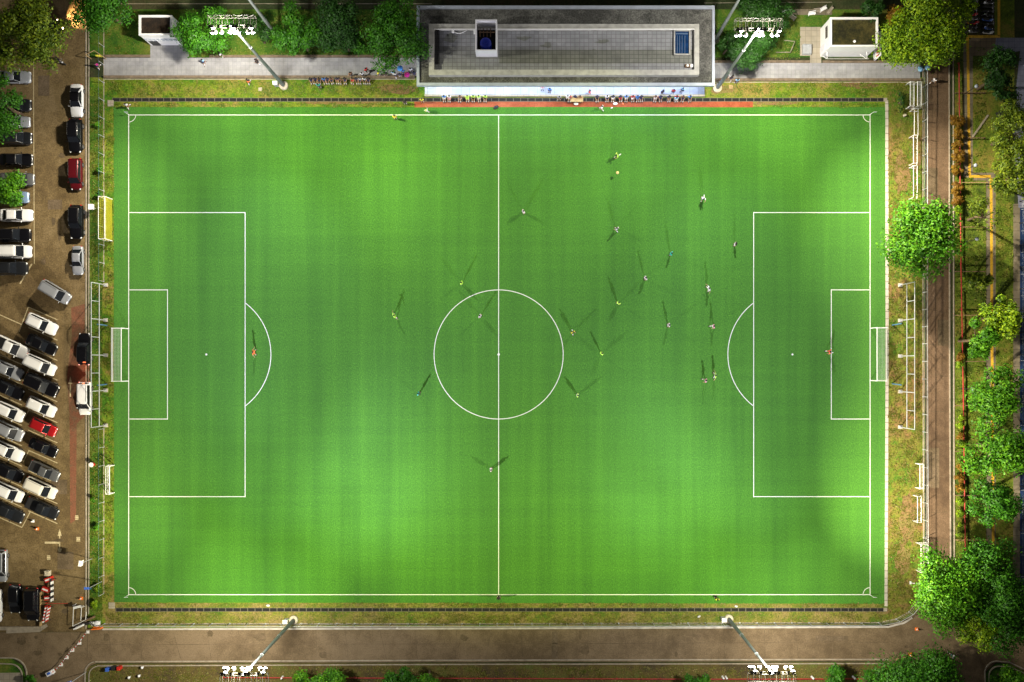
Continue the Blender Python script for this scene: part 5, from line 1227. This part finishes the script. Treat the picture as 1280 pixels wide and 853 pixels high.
for i,(px,py,l) in enumerate(((1207,116.5,'beside the dark plaza tree'),(1206,213,'at the bend of the yellow tactile strip'),(1207.5,302.5,'between the big round tree and the yellow strip'),(1202,486,'under the round bright tree'),(1211,674,'above the huge lower right tree'))):
    x,y=W(px,py); t=thing('garden_lamp','unlit garden lamp with round grey globe '+l,'lamp post',x,y,0,0,'garden lamps in the right lawn')
    m=MB(); m.tube((0,0,0),(0,0,3.0),.05,.04,8); m.tube((0,0,0),(0,0,.15),.12,.1,8); m.build('post',M['darkmetal'],t)
    m=MB(); m.sphere((0,0,3.2),.27,14,9,sc=(1,1,.8)); m.build('globe',M['globe'],t)
x,y=W(1225,158); m=MB(); m.box(-.12,-1.9,0,.12,1.9,.12); tag(m.build('wooden_board',M['kerb'],None,(x,y,.02),R(-35)),'pale narrow board lying slanted on the dark right lawn','board')
x,y=W(1249.5,143); m=MB(); m.box(-.5,-.35,.0,.5,.35,.9); m.box(-.55,-.4,.9,.55,.4,.98); tag(m.build('electrical_box',M['darkmetal'],None,(x,y,.02),R(20)),'dark metal cabinet between the plaza tree and the olive tree','cabinet')
# court fence
fence([(1275,252),(1275,745)],2.4,3.06,'dark fence along the left side of the blue court','darkmetal',wires=2)
m=MB()
for i in range(18): m.ribbon([W(1276,262+i*27),W(1300,262+i*27)],.06,Z3)
struct(m.build('court_lines',M['bluegrey']))
# stump-like post in the upper right grass, planters by the lower kerb
x,y=W(1130,145); t=thing('cut_stump','pale cut stump in the upper right grass','stump',x,y); m=MB(); m.tube((0,0,0),(0,0,.5),.2,.16,10); m.build('trunk',M['conc'],t)
tree(1126,127,8,'dark','thin dark leaf clump above the pale stump in the upper right grass',.8,1.0,n=260,leaf=.24,name='thin_leaf_clump',sx=.45,sy=1.8,cat='shrub')  # narrow upright clump of dark leaf quads
for px in (1120,1127.5):
    x,y=W(px,822.5); m=MB(); m.tube((0,0,0),(0,0,.55),.32,.38,16); m.tube((0,0,.5),(0,0,.56),.26,.26,16,1); tag(m.build('round_planter',[M['brown'],M['wood']],None,(x,y,.03)),('left' if px<1122 else 'right')+' round brown planter at the lower kerb beside the orange cone','planter')
# bollards along the red rail at the bottom
for px,l in ((353.5,'right of the lower left rack'),(903,'left of the lower right rack'),(907,'second one left of the lower right rack'),(1014.5,'between the right rack and the small tree'),(1066,'between the small tree and the low bush')):
    x,y=W(px,846); m=MB(); m.tube((0,0,0),(0,0,.8),.16,.13,10); m.sphere((0,0,.8),.15,10,5,zmin=0); tag(m.build('white_bollard',M['white'],None,(x,y,0)),'white bollard on the bottom edge '+l,'bollard')
# paths pass below the camera frame: small parked items omitted there

# ------------------------------------------------------------------ exit barriers lower left
def stripes(m,x0,x1,y0,y1,z,n,h=.3,axis='x'):
    for i in range(n):
        if axis=='x': m.box(x0+(x1-x0)*i/n,y0,z,x0+(x1-x0)*(i+1)/n-.002,y1,z+h,i%2)
        else: m.box(x0,y0+(y1-y0)*i/n,z,x1,y0+(y1-y0)*(i+1)/n-.002,z+h,i%2)
def barrier(px,py,ln,ang,label,n=8,mats=('red','white')):
    x,y=W(px,py,.8); t=thing('striped_barrier',label,'barrier',x,y,.02,R(-ang)); m=MB(); stripes(m,-ln/2,ln/2,-.05,.05,.62,n,.3); stripes(m,-ln/2,ln/2,-.05,.05,.2,n,.25); m.build('panel',[M[mats[0]],M[mats[1]]],t)
    for s in (-1,1): m=MB(); m.box(s*(ln/2-.15)-.04,-.35,0,s*(ln/2-.15)+.04,.35,.07); m.box(s*(ln/2-.15)-.04,-.04,.07,s*(ln/2-.15)+.04,.04,.6); m.build('foot',M['darkmetal'],t)
barrier(55.5,768,2.4,100,'long red and white striped barrier right of the black minivan',10)
barrier(59,768,2.2,100,'second red and white striped barrier leaning beside the longer one',9)
barrier(64,738,3.2,90,'black and white striped barrier above the red and white ones',8,('tyre','white'))
for px,py,a,l in ((60,725,20,'upper red plastic block by the striped barriers'),(56.5,737.5,-20,'middle red and white block by the striped barriers'),(59.5,748,5,'lower red plastic block by the striped barriers')):
    x,y=W(px,py,.7); m=MB(); m.box(-.5,-.3,0,.5,.3,.7); m.box(-.4,-.1,.701,.4,.12,.74,1); tag(m.build('plastic_block',[M['red'],M['white']],None,(x,y,.02),R(a)),l,'barrier block')
x,y=W(61,716); m=MB(); m.box(-.35,-.35,0,.35,.35,.6); m.box(-.25,-.25,.6,.25,.25,.68); tag(m.build('concrete_block',M['conc'],None,(x,y,.02)),'pale concrete block at the top of the barrier row','block')
m=MB(); m.box(-.06,-2.5,0,.06,2.3,.5); x,y=W(52,760); tag(m.build('kerb_board',M['wood'],None,(x,y,.02)),'thin upright wooden board between the black minivan and the barriers','board')
# boom arm
x,y=W(77,752.5); m=MB(); m.tube((-1.8,0,.9),(1.3,0,.9),.035,.035,6); m.tube((-1.8,0,0),(-1.8,0,.95),.06,.06,8); tag(m.build('boom_arm',M['red'],None,(x,y,.02)),'thin red boom arm across the car park exit','barrier')
# white sign, frames, barriers at the exit
def sign(px,py,hh,wd,ht_,col,label,rz=0,col2='white',arm=(1,0)):
    x,y=W(px,py); t=thing('road_sign',label,'sign',x,y,.02,rz); m=MB(); m.tube((0,0,0),(0,0,hh),.045,.045,8); m.build('post',M['steel'],t)
    m=MB(); m.box(-wd/2,-.05,hh-ht_,wd/2,-.02,hh); m.box(-wd/2+.08,-.055,hh-ht_*.7,wd/2-.08,-.051,hh-ht_*.5,1); m.box(-wd/2,-.02,hh-.03,wd/2,.28,hh,0); m.build('panel',[M[col],M[col2]],t)
sign(115,698.5,3.4,.8,.7,'white','white sign on a tall pole leaning toward the car park exit',R(80),'steel')
sign(102.5,757,1.4,1.1,.9,'white','white sign board with dark marks at the car park exit',R(15),'tyre')
sign(127.5,727,4.6,.7,.7,'bluesign','blue sign on a tall white pole in the left verge',0)
sign(108,840,5.0,.6,.6,'bluesign','blue sign on a tall pole in the bottom verge left corner',R(90))
m=MB(); c=W(97,770)
for a,b in (((92,757),(91,783)),((102,760),(101,776)),((91,783),(107,775)),((91,757),(102,760)),((107,775),(108,765))):
    pa=W(*a,.9);pb=W(*b,.9); m.tube((pa[0]-c[0],pa[1]-c[1],.9),(pb[0]-c[0],pb[1]-c[1],.9),.04,.04,6); m.tube((pa[0]-c[0],pa[1]-c[1],0),(pa[0]-c[0],pa[1]-c[1],.9),.04,.04,6)
tag(m.build('gate_rail',M['white'],None,(*c,.02)),'white tubular gate rail at the car park exit','gate')
for px,py,a,l,c in ((98,784,-25,'white low barrier lying at the lower end of the gate rail','white'),(121,786,-5,'orange barrier where the tape begins at the road corner','orange')):
    x,y=W(px,py,.5); m=MB(); m.box(-.7,-.18,0,.7,.18,.12); m.box(-.65,-.08,.12,.65,.08,.75); m.box(-.6,-.085,.3,.6,-.1,.5); tag(m.build('road_barrier',M[c],None,(x,y,.02),R(-a)),l,'barrier')
x,y=W(112,774,.8); m=MB(); m.box(-.5,-.12,0,.5,.12,.95); tag(m.build('brown_board',M['brown'],None,(x,y,.02),.4),'brown board leaning beside the parked motorbike at the gate','board')
x,y=W(121,780,.5); m=MB(); m.sphere((0,0,.45),.42,14,8,sc=(1.2,1,.9)); m.box(-.3,-.3,0,.3,.3,.2); tag(m.build('tarp_bundle',M['offwhite'],None,(x,y,.02)),'pale tarp bundle beside the parked motorbike at the gate','bundle')
# tape with small posts
t=thing('barrier_tape','red and white tape strung diagonally on small white posts across the lower left road','barrier tape',*W(92,820),.02)
bx,by=W(92,820); m=MB(); P=[(110,790),(100,804),(91,813),(84,822),(77,831),(66,841)]; pts=[]
for i,p in enumerate(P): a=W(*p); pts.append((a[0]-bx,a[1]-by))
k=0
for a,b in zip(pts[:-1],pts[1:]):
    for j in range(6):
        u=Vector(a).lerp(Vector(b),j/6);v=Vector(a).lerp(Vector(b),(j+1)/6); sg=lambda q:.75-.12*math.sin(math.pi*q/6)
        dn=(v-u).normalized(); nn=Vector((-dn.y,dn.x))*.07
        m.add([(u.x-nn.x,u.y-nn.y,sg(j)),(v.x-nn.x,v.y-nn.y,sg(j+1)),(v.x+nn.x,v.y+nn.y,sg(j+1)+.03),(u.x+nn.x,u.y+nn.y,sg(j)+.03)],[(0,1,2,3)],k%2); k+=1
m.build('tape',[M['red'],M['white']],t)
for a in pts: m=MB(); m.tube((a[0],a[1],0),(a[0],a[1],.85),.04,.03,6); m.box(a[0]-.2,a[1]-.2,0,a[0]+.2,a[1]+.2,.08); m.build('post',M['white'],t)
x,y=W(65,840); m=MB(); m.box(-.45,-.3,0,.45,.3,.8); m.box(-.3,-.305,.2,.3,-.33,.6,1); m.box(-.2,-.1,.8,.2,.2,.9,1); tag(m.build('water_barrier',[M['white'],M['bluesign']],None,(x,y,.02),.5),'white block with blue panel at the lower end of the tape','barrier block')
for px,py,c,l in ((133,838,'bluesign','blue'),(140.5,836.5,'black','black'),(147.5,836.5,'red','red')):
    x,y=W(px,py,1); m=MB(); m.box(-.22,-.22,0,.22,.22,.8); m.box(-.25,-.25,.8,.25,.25,.87); m.tube((0,0,1.08),(0,0,1.14),.1,.1,8)
    tag(m.build('wheelie_bin',M[c],None,(x,y,.02)),l+' waste bin in the bottom verge at the lower left','bin')
for px,py,l in ((178,834.5,'highest'),(161.5,847,'left'),(174,845,'right')):
    x,y=W(px,py,.4); m=MB(); m.tube((0,0,0),(0,0,.4),.07,.07,8); m.sphere((0,0,.5),.2,10,6); tag(m.build('round_bollard',M['white'],None,(x,y,.02)),'%s of three white round bollards in the lower left verge'%l,'bollard','white bollards in the lower left verge')
x,y=W(113,61,.8); t=thing('gate_post','small wooden gate frame with yellow panel at the left end of the footpath','gate',*W(125,74),.02)
m=MB(); m.tube((-1.2,0,0),(-1.2,0,1.8),.06,.06,6); m.tube((0,.6,0),(0,.6,1.8),.06,.06,6); m.tube((-1.2,0,1.8),(0,.6,1.8),.05,.05,6); m.tube((0,.6,1.8),(.9,0,1.6),.05,.05,6); m.tube((.9,0,0),(.9,0,1.6),.06,.06,6); m.build('frame',M['wood'],t)
m=MB(); m.box(.1,-.05,1.0,.8,.03,1.65); m.build('panel',CL['yellow'],t)
for px,py,l in ((184,843,'a'),):
    pass
